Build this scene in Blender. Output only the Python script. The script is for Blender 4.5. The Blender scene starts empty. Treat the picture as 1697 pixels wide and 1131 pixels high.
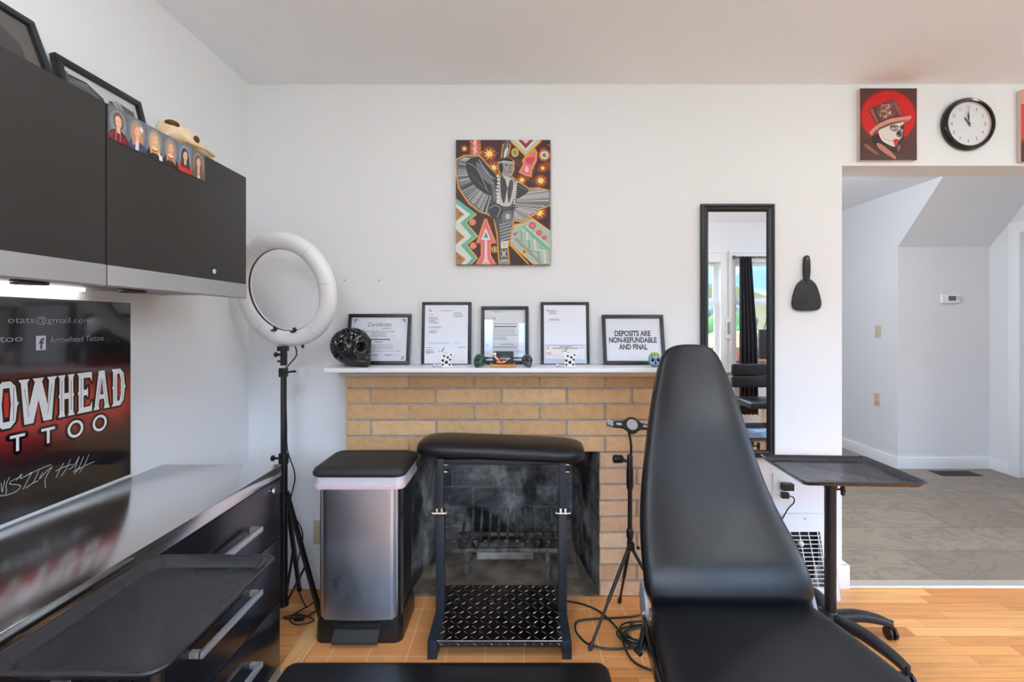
import bpy, bmesh, math, random
from mathutils import Vector, Matrix, noise
random.seed(7)
PI = math.pi
SC = bpy.context.scene
COL = SC.collection

# ------------------------------------------------------------------ camera
F = 787.0; CX = 857.0; CY = 535.0; H = 1.285      # focal length in pixels, vanishing point, eye height
cam_d = bpy.data.cameras.new('camera'); cam = bpy.data.objects.new('camera', cam_d); COL.objects.link(cam)
cam.location = (0, 0, H); cam.rotation_euler = (PI/2, 0, 0)
cam_d.sensor_width = 36; cam_d.lens = 36*F/1697
cam_d.shift_x = (848.5-CX)/1697; cam_d.shift_y = (CY-565.5)/1697
cam_d.clip_start = 0.02; cam_d.clip_end = 500
SC.camera = cam
SC.view_settings.view_transform = 'Standard'; SC.view_settings.look = 'None'
SC.view_settings.gamma = 1; SC.view_settings.use_curve_mapping = False
SC.view_settings.exposure = 0.58
SC.cycles.use_denoising = True
SC.cycles.max_bounces = 10; SC.cycles.diffuse_bounces = 6; SC.cycles.transparent_max_bounces = 16
SC.cycles.caustics_reflective = False; SC.cycles.caustics_refractive = False
SC.cycles.sample_clamp_indirect = 4

# ------------------------------------------------------------------ sky (blue with soft clouds)
W = bpy.data.worlds.new('sky'); SC.world = W; W.use_nodes = True
wn = W.node_tree; wn.nodes.clear()
def _w(t): return wn.nodes.new(t)
wo = _w('ShaderNodeOutputWorld'); wb = _w('ShaderNodeBackground'); wb.inputs[1].default_value = 3.5
tc = _w('ShaderNodeTexCoord'); ns = _w('ShaderNodeTexNoise'); ns.inputs['Scale'].default_value = 3.2; ns.inputs['Detail'].default_value = 6
mp = _w('ShaderNodeMapping'); mp.inputs['Scale'].default_value = (1, 1, 3)
cr = _w('ShaderNodeValToRGB'); cr.color_ramp.elements[0].position = .42; cr.color_ramp.elements[0].color = (.26, .50, .86, 1)
cr.color_ramp.elements[1].position = .62; cr.color_ramp.elements[1].color = (.86, .92, 1, 1)
wn.links.new(tc.outputs['Generated'], mp.inputs[0]); wn.links.new(mp.outputs[0], ns.inputs['Vector'])
wn.links.new(ns.outputs['Fac'], cr.inputs[0]); sz = _w('ShaderNodeSeparateXYZ'); wn.links.new(tc.outputs['Generated'], sz.inputs[0])      # strength cut at the horizon, raised above it to brighten the room
mr_ = _w('ShaderNodeMapRange'); mr_.interpolation_type = 'SMOOTHSTEP'; wn.links.new(sz.outputs[2], mr_.inputs['Value'])
mr_.inputs['From Min'].default_value = .09; mr_.inputs['From Max'].default_value = .19; mr_.inputs['To Min'].default_value = 1.4; mr_.inputs['To Max'].default_value = 9
wn.links.new(mr_.outputs[0], wb.inputs[1]); wn.links.new(cr.outputs[0], wb.inputs[0]); wn.links.new(wb.outputs[0], wo.inputs[0])

# ------------------------------------------------------------------ sun and large lights
sun_d = bpy.data.lights.new('sun', 'SUN'); sun_d.energy = 1.0; sun_d.angle = .02
sun = bpy.data.objects.new('sun', sun_d); COL.objects.link(sun); sun.rotation_euler = (math.radians(35), 0, math.radians(15))
def area(name, loc, rot, sx, sy, power, color=(1, 1, 1), portal=False):
    d = bpy.data.lights.new(name, 'AREA'); d.shape = 'RECTANGLE'; d.size = sx; d.size_y = sy; d.energy = power; d.color = color
    o = bpy.data.objects.new(name, d); COL.objects.link(o); o.location = loc; o.rotation_euler = rot
    if portal: d.cycles.is_portal = True
    return o
# daylight entering through the windows of the wall behind the camera (portals only guide sky rays)
RY = -0.86                     # inner face of the rear wall
WIN = [(-1.12, -.24), (-.05, .62), (.70, 1.28), (1.42, 2.33), (2.49, 3.38)]; WZ0, WZ1 = .74, 1.98     # second and third: unseen glazed doors added for low frontal light
FILL_DOORS = (1, 2)
for i, (a, b) in enumerate(WIN):
    z0 = .12 if i in FILL_DOORS else WZ0
    area('window_portal', ((a+b)/2, RY-.1, (z0+WZ1)/2), (PI/2, 0, PI), b-a, WZ1-z0, 1, portal=True)
# tall window pair in the right-hand wall, opposite the poster
RW = (-.35, 1.75); RXW = 3.95
area('window_portal', (RXW+.1, sum(RW)/2, (WZ0+WZ1)/2), (PI/2, 0, PI/2), RW[1]-RW[0], WZ1-WZ0, 1, portal=True)
FILL_GLOBES = [(-.55, .25), (1.52, .35), (3.25, .75)]      # unseen globe lamps, added to light walls and ceiling
GLOBE_L = 16; HALL_L = 54; LAMP_C = (.89, .95, 1.03)
FILL_PANELS = [(-.15, 1.2), (1.75, 1.2)]; PANEL_W = 7      # unseen ceiling panels, added to brighten the floor

# ------------------------------------------------------------------ helpers
def lin(c):
    c = c/255.0
    return c/12.92 if c <= .04045 else ((c+.055)/1.055)**2.4
def rgb(t): return (lin(t[0]), lin(t[1]), lin(t[2]), 1)
def px(x, y, Y): return Vector(((x-CX)*Y/F, Y, H-(y-CY)*Y/F))
def flo(x, y, z=0.0):
    Y = F*(H-z)/(y-CY); return Vector(((x-CX)*Y/F, Y, z))

class NT:
    def __init__(s, m): s.t = m.node_tree; s.l = s.t.links
    def n(s, typ, **kw):
        nd = s.t.nodes.new(typ)
        for k, v in kw.items(): setattr(nd, k, v)
        return nd
    def val(s, sock, v):
        if hasattr(v, 'is_linked') or isinstance(v, bpy.types.NodeSocket): s.l.new(v, sock)
        else: sock.default_value = v
    def math(s, op, a, b=0.0, c=None):
        nd = s.n('ShaderNodeMath', operation=op); s.val(nd.inputs[0], a); s.val(nd.inputs[1], b)
        if c is not None: s.val(nd.inputs[2], c)
        return nd.outputs[0]
    def obj(s): return s.n('ShaderNodeTexCoord').outputs['Object']
    def pos(s): return s.n('ShaderNodeNewGeometry').outputs['Position']
    def sep(s, v):
        nd = s.n('ShaderNodeSeparateXYZ'); s.l.new(v, nd.inputs[0]); return nd.outputs
    def comb(s, x, y, z):
        nd = s.n('ShaderNodeCombineXYZ')
        for i, v in enumerate((x, y, z)): s.val(nd.inputs[i], v)
        return nd.outputs[0]
    def noise(s, vec, scale, detail=3, rough=.5, dist=0):
        nd = s.n('ShaderNodeTexNoise'); s.l.new(vec, nd.inputs['Vector'])
        nd.inputs['Scale'].default_value = scale; nd.inputs['Detail'].default_value = detail
        nd.inputs['Roughness'].default_value = rough; nd.inputs['Distortion'].default_value = dist
        return nd.outputs['Fac']
    def ramp(s, fac, stops):
        nd = s.n('ShaderNodeValToRGB'); s.l.new(fac, nd.inputs[0]); e = nd.color_ramp.elements
        while len(e) < len(stops): e.new(.5)
        for el, (p, c) in zip(e, stops): el.position = p; el.color = rgb(c) if len(c) == 3 else c
        return nd.outputs[0]
    def mix(s, fac, a, b, mode='MIX'):
        nd = s.n('ShaderNodeMix', data_type='RGBA', blend_type=mode)
        s.val(nd.inputs[0], fac); s.val(nd.inputs[6], a); s.val(nd.inputs[7], b); return nd.outputs[2]
    def bump(s, h, strength, dist=.002, normal=None):
        nd = s.n('ShaderNodeBump'); s.l.new(h, nd.inputs['Height']); nd.inputs['Strength'].default_value = strength
        nd.inputs['Distance'].default_value = dist
        if normal is not None: s.l.new(normal, nd.inputs['Normal'])
        return nd.outputs[0]

MATS = {}
def base(name):
    m = bpy.data.materials.new(name); m.use_nodes = True
    b = m.node_tree.nodes['Principled BSDF']; MATS[name] = m; return m, b, NT(m)
def mat(name, c, rough=.5, metal=0., spec=.5, bump=None, coat=0., var=None, emit=None):
    if name in MATS: return MATS[name]
    m, b, t = base(name)
    b.inputs['Base Color'].default_value = rgb(c); b.inputs['Roughness'].default_value = rough
    b.inputs['Metallic'].default_value = metal; b.inputs['Specular IOR Level'].default_value = spec
    b.inputs['Coat Weight'].default_value = coat; b.inputs['Coat Roughness'].default_value = .08
    if emit: b.inputs['Emission Color'].default_value = rgb(c); b.inputs['Emission Strength'].default_value = emit
    o = t.obj()
    if var:      # (scale, other colour)
        f = t.noise(o, var[0], 4); mm = t.ramp(f, [(.35, c), (.7, var[1])]); t.l.new(mm, b.inputs['Base Color'])
    if bump:     # (scale, strength)
        t.l.new(t.bump(t.noise(o, bump[0], 4), bump[1]), b.inputs['Normal'])
    return m

M_wall = mat('white_textured_wall_paint', (233, 234, 236), .75, bump=(75, .35), spec=.3)
M_ceil = mat('ceiling_paint', (242, 245, 250), .85, bump=(95, .25), spec=.25)
M_trim = mat('white_gloss_trim', (236, 237, 239), .35)
M_hallwall = mat('hall_wall_paint', (226, 227, 229), .75, bump=(75, .3), spec=.3)
M_black = mat('black_powder_coat', (22, 22, 24), .38, bump=(900, .06))
M_tube = mat('blue_black_tube_paint', (37, 42, 50), .38, bump=(700, .05))
M_plast = mat('black_plastic', (22, 22, 24), .33)
M_plastm = mat('matt_black_plastic', (34, 34, 36), .6)
M_frame = mat('black_picture_frame', (24, 25, 29), .38)
M_paper = mat('white_paper', (232, 234, 240), .6)
M_chrome = mat('chrome', (215, 216, 220), .12, 1.)
M_nickel = mat('brushed_nickel', (206, 208, 212), .36, .75, bump=(400, .08))
M_whitep = mat('white_plastic', (236, 236, 236), .35)
M_greyp = mat('grey_plastic', (150, 151, 154), .45)
M_door = mat('charcoal_cabinet_laminate', (48, 46, 44), .45, spec=.35, bump=(220, .05))
M_drawer = mat('black_drawer_laminate', (24, 24, 29), .2, spec=.5)
M_rail = mat('brushed_grey_metal', (178, 178, 180), .42, .6, bump=(350, .06))
M_cloth = mat('dark_curtain_cloth', (52, 52, 58), .9, bump=(300, .3))
M_mirror = mat('mirror_silver', (240, 242, 243), .0, 1.)
M_bone = mat('old_bone', (236, 220, 190), .5, var=(22, (214, 172, 122)), bump=(60, .3))
M_iron = mat('sooty_cast_iron', (64, 60, 58), .6, metal=.3, var=(28, (128, 124, 118)), bump=(120, .4))
M_cord = mat('dark_green_cord', (22, 42, 38), .35)
M_bcord = mat('black_cord', (18, 18, 19), .4)
M_bag = mat('white_liner_film', (214, 216, 226), .35, var=(9, (226, 208, 212)))
M_wood2 = mat('light_wood', (196, 142, 84), .45, var=(20, (170, 112, 60)))
M_rubber = mat('rubber_tread', (46, 46, 48), .7)

def m_leather():
    m, b, t = base('black_leather'); o = t.obj()
    b.inputs['Base Color'].default_value = rgb((18, 19, 23)); b.inputs['Specular IOR Level'].default_value = .42
    v = t.n('ShaderNodeTexVoronoi'); v.inputs['Scale'].default_value = 420; t.l.new(o, v.inputs['Vector'])
    n1 = t.bump(v.outputs['Distance'], .16, .001); n2 = t.bump(t.noise(o, 6, 3), .18, .01, n1)
    t.l.new(n2, b.inputs['Normal'])
    r = t.ramp(t.noise(o, 5, 4), [(.3, (.30, .30, .30, 1)), (.7, (.40, .40, .40, 1))]); t.l.new(r, b.inputs['Roughness'])
    return m
M_leather = m_leather()

def m_art(name, rough, coat=0., bump=None):
    m, b, t = base(name); a = t.n('ShaderNodeVertexColor'); a.layer_name = 'Col'
    t.l.new(a.outputs[0], b.inputs['Base Color']); b.inputs['Roughness'].default_value = rough
    b.inputs['Coat Weight'].default_value = coat; b.inputs['Coat Roughness'].default_value = .05
    if bump: t.l.new(t.bump(t.noise(t.obj(), bump[0], 5), bump[1]), b.inputs['Normal'])
    return m
M_print = m_art('printed_ink', .45)
M_paint = m_art('brushed_acrylic_paint', .5, bump=(140, .35))
M_poster = m_art('glossy_vinyl_print', .08, coat=.6, bump=(26, .12))

def m_glass():
    m = bpy.data.materials.new('thin_window_glass'); m.use_nodes = True; MATS['glass'] = m
    t = NT(m); m.node_tree.nodes.clear()
    out = t.n('ShaderNodeOutputMaterial'); tr = t.n('ShaderNodeBsdfTransparent'); gl = t.n('ShaderNodeBsdfGlossy'); gl.inputs['Roughness'].default_value = .01
    lw = t.n('ShaderNodeLayerWeight'); lw.inputs[0].default_value = .5; mx = t.n('ShaderNodeMixShader')
    fr = t.math('ADD', t.math('MULTIPLY', t.math('POWER', lw.outputs['Facing'], 5), .95), .045)
    t.l.new(fr, mx.inputs[0]); t.l.new(tr.outputs[0], mx.inputs[1]); t.l.new(gl.outputs[0], mx.inputs[2]); t.l.new(mx.outputs[0], out.inputs[0])
    return m
M_glass = m_glass()

def m_planks(name, w, L, cols, axis='X', rough=.3, gap=.0012, grain=(3, 60)):
    m, b, t = base(name); P = t.sep(t.pos()); u, v = (P[0], P[1]) if axis == 'X' else (P[1], P[0])
    rowf = t.math('DIVIDE', v, w); row = t.math('FLOOR', rowf)
    wn1 = t.n('ShaderNodeTexWhiteNoise', noise_dimensions='1D'); t.l.new(row, wn1.inputs['W'])
    uf = t.math('ADD', t.math('DIVIDE', u, L), t.math('MULTIPLY', wn1.outputs[0], 7.3)); cell = t.math('FLOOR', uf)
    wn2 = t.n('ShaderNodeTexWhiteNoise', noise_dimensions='2D'); t.l.new(t.comb(row, cell, 0), wn2.inputs['Vector'])
    k = wn2.outputs[0]
    g = t.noise(t.comb(t.math('MULTIPLY', u, grain[0]), t.math('MULTIPLY', v, grain[1]), t.math('MULTIPLY', k, 50)), 1, 5, .6, .6)
    c1 = t.ramp(k, [(i/(len(cols)-1), c) for i, c in enumerate(cols)])
    g2 = t.ramp(g, [(.25, (.62, .55, .48, 1)), (.5, (1, 1, 1, 1)), (.8, (1.0, .97, .92, 1))])
    c = t.mix(.85, c1, g2, 'MULTIPLY')
    fv = t.math('FRACT', rowf); fu = t.math('FRACT', uf)
    dv = t.math('MULTIPLY', t.math('MINIMUM', fv, t.math('SUBTRACT', 1, fv)), w)
    du = t.math('MULTIPLY', t.math('MINIMUM', fu, t.math('SUBTRACT', 1, fu)), L)
    seam = t.math('LESS_THAN', t.math('MINIMUM', dv, du), gap)
    c = t.mix(t.math('MULTIPLY', seam, .55), c, rgb((92, 52, 24)))
    t.l.new(c, b.inputs['Base Color']); b.inputs['Roughness'].default_value = rough
    t.l.new(t.bump(g, .08, .002, t.bump(t.math('SUBTRACT', 1, seam), .3, .001)), b.inputs['Normal'])
    return m
M_oak = m_planks('oak_strip_floor', .0572, .85, [(220, 148, 80), (230, 164, 96), (204, 128, 64), (238, 178, 110), (224, 152, 84)])
M_oakb = m_planks('oak_border_board', .075, 2.3, [(232, 174, 110), (240, 184, 120)], 'Y')

def m_tiles(name, w, h, off, ox, oy, c1, c2, cm, mortar, rough, bump=.3, vein=None, spec=.5):
    m, b, t = base(name); P = t.sep(t.pos())
    br = t.n('ShaderNodeTexBrick'); br.offset = off; br.offset_frequency = 2; br.squash = 1
    t.l.new(t.comb(t.math('ADD', P[0], ox), t.math('ADD', P[1], oy), 0), br.inputs['Vector'])
    br.inputs['Scale'].default_value = 1; br.inputs['Brick Width'].default_value = w; br.inputs['Row Height'].default_value = h
    br.inputs['Mortar Size'].default_value = mortar; br.inputs['Mortar Smooth'].default_value = .1; br.inputs['Bias'].default_value = 0
    br.inputs['Color1'].default_value = rgb(c1); br.inputs['Color2'].default_value = rgb(c2); br.inputs['Mortar'].default_value = rgb(cm)
    c = br.outputs['Color']; n1 = t.noise(t.pos(), 9, 6, .6)
    c = t.mix(.7, c, t.ramp(n1, [(.3, (.84, .82, .80, 1)), (.6, (1, 1, 1, 1)), (.8, (1.0, 1.0, 1.0, 1))]), 'MULTIPLY')
    if vein:
        n2 = t.noise(t.comb(t.math('MULTIPLY', P[0], 1.5), t.math('MULTIPLY', P[1], 3.2), 0), 1.6, 7, .62, 1.2)
        c = t.mix(t.ramp(n2, [(.44, (0, 0, 0, 1)), (.495, (.55, .55, .55, 1)), (.53, (0, 0, 0, 1)), (.8, (.3, .3, .3, 1))]), c, rgb(vein))
    t.l.new(c, b.inputs['Base Color']); b.inputs['Roughness'].default_value = rough; b.inputs['Specular IOR Level'].default_value = spec
    t.l.new(t.bump(n1, .12, .003, t.bump(t.math('SUBTRACT', 1, br.outputs['Fac']), bump, .002)), b.inputs['Normal'])
    return m
M_hearth = m_tiles('terracotta_hearth_tile', .1495, .1507, 0, -.026, -.016, (232, 156, 92), (240, 168, 104), (246, 210, 166), .0016, .22)
M_slate = m_tiles('slate_vinyl_tile', .61, .305, .33, .1, .07, (134, 119, 103), (152, 137, 120), (76, 66, 58), .0026, .38, .25, (98, 84, 72))

def m_firebox():
    m, b, t = base('sooty_firebrick'); P = t.sep(t.pos())
    br = t.n('ShaderNodeTexBrick'); br.offset = .5
    t.l.new(t.comb(t.math('ADD', P[0], t.math('MULTIPLY', P[1], 1.0)), P[2], 0), br.inputs['Vector'])
    br.inputs['Scale'].default_value = 1; br.inputs['Brick Width'].default_value = .235; br.inputs['Row Height'].default_value = .115
    br.inputs['Mortar Size'].default_value = .0035; br.inputs['Color1'].default_value = rgb((58, 57, 58)); br.inputs['Color2'].default_value = rgb((78, 77, 78)); br.inputs['Mortar'].default_value = rgb((112, 112, 114))
    n = t.noise(t.pos(), 4.2, 8, .68, .6)
    f = t.ramp(n, [(.40, (0, 0, 0, 1)), (.52, (.3, .3, .3, 1)), (.64, (.95, .95, .95, 1))])
    c = t.mix(f, br.outputs['Color'], rgb((186, 182, 176)))
    n3 = t.noise(t.pos(), 3.1, 5, .6, .3)
    c = t.mix(t.ramp(n3, [(.42, (.9, .9, .9, 1)), (.52, (0, 0, 0, 1))]), c, rgb((16, 16, 18)))
    t.l.new(c, b.inputs['Base Color']); b.inputs['Roughness'].default_value = .8
    t.l.new(t.bump(t.noise(t.pos(), 40, 6), .4, .004, t.bump(t.math('SUBTRACT', 1, br.outputs['Fac']), .6, .003)), b.inputs['Normal'])
    return m
M_firebox = m_firebox()
M_ash = mat('ashy_firebox_floor', (150, 134, 116), .9, var=(7, (70, 62, 54)), bump=(50, .6))
M_ashbrick = mat('scorched_firebrick', (176, 170, 160), .85, var=(12, (120, 112, 102)), bump=(80, .5))

def m_brick():
    m, b, t = base('tan_roman_brick'); a = t.n('ShaderNodeVertexColor'); a.layer_name = 'Col'
    P = t.pos(); s = t.ramp(t.noise(P, 330, 3, .65), [(.32, (.40, .32, .26, 1)), (.40, (1, 1, 1, 1)), (.75, (1.0, 1.0, 1.0, 1))])
    c = t.mix(.75, a.outputs[0], s, 'MULTIPLY')
    s2 = t.ramp(t.noise(P, 34, 6, .7), [(.3, (.78, .74, .70, 1)), (.55, (1, 1, 1, 1))])
    c = t.mix(.7, c, s2, 'MULTIPLY')
    t.l.new(c, b.inputs['Base Color']); b.inputs['Roughness'].default_value = .8; b.inputs['Specular IOR Level'].default_value = .25
    t.l.new(t.bump(t.noise(P, 150, 5), .5, .002), b.inputs['Normal']); return m
M_brick = m_brick()
M_mortar = mat('grey_mortar', (176, 171, 162), .9, bump=(120, .5), var=(30, (150, 146, 138)))

def m_brushed(name, c, rough, sc, strength, metal=1., aniso=.5):
    m, b, t = base(name); o = t.sep(t.pos())
    b.inputs['Base Color'].default_value = rgb(c); b.inputs['Metallic'].default_value = metal; b.inputs['Roughness'].default_value = rough
    n = t.noise(t.comb(t.math('MULTIPLY', o[0], sc[0]), t.math('MULTIPLY', o[1], sc[1]), t.math('MULTIPLY', o[2], sc[2])), 1, 3)
    t.l.new(t.bump(n, strength, .001), b.inputs['Normal'])
    r = t.ramp(t.noise(t.pos(), 6, 4), [(.3, (rough*.8,)*3+(1,)), (.7, (rough*1.2,)*3+(1,))]); t.l.new(r, b.inputs['Roughness'])
    return m
M_steel = m_brushed('brushed_stainless_steel', (214, 220, 232), .33, (30, 30, 900), .10)
M_worktop = m_brushed('brushed_steel_worktop', (232, 232, 232), .15, (8, 900, 8), .05)
M_tray = m_brushed('dark_enamel_tray', (58, 58, 62), .27, (500, 500, 500), .05, metal=.55)
M_plate = m_brushed('diamond_plate_steel', (126, 112, 102), .24, (60, 60, 60), .12)

# ---- mesh builder
class MB:
    def __init__(s): s.bm = bmesh.new(); s.mx = Matrix.Identity(4)
    def _add(s, verts, faces, smooth=True):
        vs = [s.bm.verts.new(s.mx @ Vector(v)) for v in verts]
        out = []
        for f in faces:
            try:
                q = s.bm.faces.new([vs[i] for i in f]); q.smooth = smooth; out.append(q)
            except ValueError: pass
        return vs, out
    def box(s, x0, x1, y0, y1, z0, z1, bev=0, seg=2):
        vs, fs = s._add([(x, y, z) for x in (x0, x1) for y in (y0, y1) for z in (z0, z1)],
               [(0, 1, 3, 2), (4, 6, 7, 5), (0, 4, 5, 1), (2, 3, 7, 6), (0, 2, 6, 4), (1, 5, 7, 3)], False)
        if bev:
            r = bmesh.ops.bevel(s.bm, geom=list({e for f in fs for e in f.edges}), offset=bev, segments=seg, affect='EDGES', profile=.6)
            for f in r['faces']: f.smooth = True
        return s
    def prism(s, pts, axis, a, b, bev=0, seg=2, smooth=False):
        # polygon of 2D points extruded along an axis: 'X' -> (y,z), 'Y' -> (x,z), 'Z' -> (x,y)
        def P(p, d): return {'X': (d, p[0], p[1]), 'Y': (p[0], d, p[1]), 'Z': (p[0], p[1], d)}[axis]
        n = len(pts); V = [P(p, a) for p in pts]+[P(p, b) for p in pts]
        Fs = [tuple(range(n)), tuple(range(2*n-1, n-1, -1))]
        vs, f0 = s._add(V, Fs, False)
        sides = []
        for i in range(n):
            j = (i+1) % n; q = s.bm.faces.new((vs[i], vs[j], vs[n+j], vs[n+i])); q.smooth = smooth; sides.append(q)
        if bev:
            ed = list({e for f in f0 for e in f.edges})
            r = bmesh.ops.bevel(s.bm, geom=ed, offset=bev, segments=seg, affect='EDGES', profile=.6)
            for f in r['faces']: f.smooth = True
        return s
    def tube(s, pts, r, n=10, caps=True, closed=False):
        pts = [Vector(p) for p in pts]; m = len(pts); rr = r if isinstance(r, (list, tuple)) else [r]*m
        rings = []; up = None
        for i, p in enumerate(pts):
            if closed: d = pts[(i+1) % m]-pts[i-1]
            else: d = (pts[min(i+1, m-1)]-pts[max(i-1, 0)])
            d.normalize()
            if up is None: up = d.orthogonal().normalized()
            else: up = (up-d*up.dot(d)); up = up.normalized() if up.length > 1e-6 else d.orthogonal().normalized()
            w = d.cross(up)
            rings.append([s.bm.verts.new(s.mx @ (p+rr[i]*(math.cos(2*PI*k/n)*up+math.sin(2*PI*k/n)*w))) for k in range(n)])
        for i in range(m if closed else m-1):
            A, B = rings[i], rings[(i+1) % m]
            for k in range(n):
                f = s.bm.faces.new((A[k], A[(k+1) % n], B[(k+1) % n], B[k])); f.smooth = True
        if caps and not closed:
            s.bm.faces.new(list(reversed(rings[0]))); s.bm.faces.new(rings[-1])
        return s
    def bar(s, p, q, w, h, up=(0, 0, 1), bev=.0):
        p, q = Vector(p), Vector(q); d = (q-p); L = d.length; d.normalize(); up = Vector(up)
        side = d.cross(up); side = side.normalized() if side.length > 1e-6 else d.orthogonal().normalized(); u2 = side.cross(d)
        old = s.mx; s.mx = old @ Matrix((list(side)+[0], list(d)+[0], list(u2)+[0], [0, 0, 0, 1])).transposed()
        s.mx = old @ Matrix.Translation(p) @ Matrix((side, d, u2)).transposed().to_4x4()
        s.box(-w/2, w/2, 0, L, -h/2, h/2, bev); s.mx = old; return s
    def lathe(s, prof, c=(0, 0, 0), axis='Z', n=32):
        c = Vector(c); rings = []
        for r, h in prof:
            ring = []
            for k in range(n):
                a = 2*PI*k/n; x, y = r*math.cos(a), r*math.sin(a)
                v = {'Z': (x, y, h), 'Y': (x, h, y), 'X': (h, x, y)}[axis]
                ring.append(s.bm.verts.new(s.mx @ (c+Vector(v))))
            rings.append(ring)
        for A, B in zip(rings, rings[1:]):
            for k in range(n):
                f = s.bm.faces.new((A[k], A[(k+1) % n], B[(k+1) % n], B[k])); f.smooth = True
        if prof[0][0] > 1e-5: s.bm.faces.new(list(reversed(rings[0])))
        if prof[-1][0] > 1e-5: s.bm.faces.new(rings[-1])
        bmesh.ops.remove_doubles(s.bm, verts=[v for r in (rings[0], rings[-1]) for v in r], dist=1e-6)
        return s
    def cyl(s, p, q, r, n=20, bev=0):
        p, q = Vector(p), Vector(q)
        if bev:
            d = (q-p).normalized(); s.tube([p, p+d*1e-5, p+d*bev, q-d*bev, q-d*1e-5, q], [r-bev*1.0, r-bev*.7, r, r, r-bev*.7, r-bev], n)
        else: s.tube([p, q], r, n)
        return s
    def ball(s, c, r, n=2, sc=(1, 1, 1)):
        m = s.mx @ Matrix.Translation(c) @ Matrix.Diagonal((r*sc[0], r*sc[1], r*sc[2], 1))
        g = bmesh.ops.create_icosphere(s.bm, subdivisions=n, radius=1, matrix=m)
        for v in g['verts']:
            for f in v.link_faces: f.smooth = True
        return s
    def loft(s, secs, n=40, caps=True):
        # secs: (center, U, V, a, b, exponent)
        rings = []
        for c, U, V, a, b, e in secs:
            c, U, V = Vector(c), Vector(U), Vector(V); ring = []
            for k in range(n):
                t = 2*PI*k/n; cs, sn = math.cos(t), math.sin(t)
                x = a*math.copysign(abs(cs)**(2/e), cs); y = b*math.copysign(abs(sn)**(2/e), sn)
                ring.append(s.bm.verts.new(s.mx @ (c+U*x+V*y)))
            rings.append(ring)
        for A, B in zip(rings, rings[1:]):
            for k in range(n):
                f = s.bm.faces.new((A[k], A[(k+1) % n], B[(k+1) % n], B[k])); f.smooth = True
        if caps:
            for r, rev in ((rings[0], True), (rings[-1], False)):
                f = s.bm.faces.new(list(reversed(r)) if rev else r); f.smooth = True
        return s
WORLD = {}
def _finish(bm, name, m, parent, auto):
    bmesh.ops.recalc_face_normals(bm, faces=bm.faces)
    if parent is not None: org = Vector(WORLD[parent.name])
    else:
        vs = [v.co for v in bm.verts]
        org = Vector(((min(v.x for v in vs)+max(v.x for v in vs))/2, (min(v.y for v in vs)+max(v.y for v in vs))/2, min(v.z for v in vs)))
    bmesh.ops.translate(bm, verts=bm.verts, vec=-org)
    me = bpy.data.meshes.new(name); bm.to_mesh(me); bm.free()
    for k in (m if isinstance(m, (list, tuple)) else [m]): me.materials.append(k)
    o = bpy.data.objects.new(name, me); COL.objects.link(o)
    if parent is not None: o.parent = parent
    else: o.location = org
    WORLD[o.name] = tuple(org)
    if auto:
        me.set_sharp_from_angle(angle=math.radians(auto))
    return o
def obj(name, mb, m, parent=None, label=None, auto=40):
    o = _finish(mb.bm, name, m, parent, auto)
    if label: o['label'] = label
    return o
def thing(name, label, cat, loc=(0, 0, 0), group=None):
    o = bpy.data.objects.new(name, None); COL.objects.link(o); o.location = loc; o.empty_display_size = .05
    WORLD[o.name] = tuple(loc); tag(o, label, cat, group); return o
def tag(o, label, cat, group=None):
    o['label'] = label; o['category'] = cat
    if group: o['group'] = group
    return o
def struct(name, mb, m, auto=30):
    o = obj(name, mb, m, auto=auto); o['kind'] = 'structure'; return o
def quick(name, mb, m, label, cat, group=None): return tag(obj(name, mb, m), label, cat, group)
def catmull(P, n=8, closed=False):
    P = [Vector(p) for p in P]; out = []; m = len(P)
    for i in range(m if closed else m-1):
        a, b, c, d = (P[(i-1) % m], P[i], P[(i+1) % m], P[(i+2) % m]) if closed else (P[max(i-1, 0)], P[i], P[i+1], P[min(i+2, m-1)])
        for k in range(n):
            t = k/n; out.append(.5*((2*b)+(-a+c)*t+(2*a-5*b+4*c-d)*t*t+(-a+3*b-3*c+d)*t**3))
    if not closed: out.append(P[-1])
    return out

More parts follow.
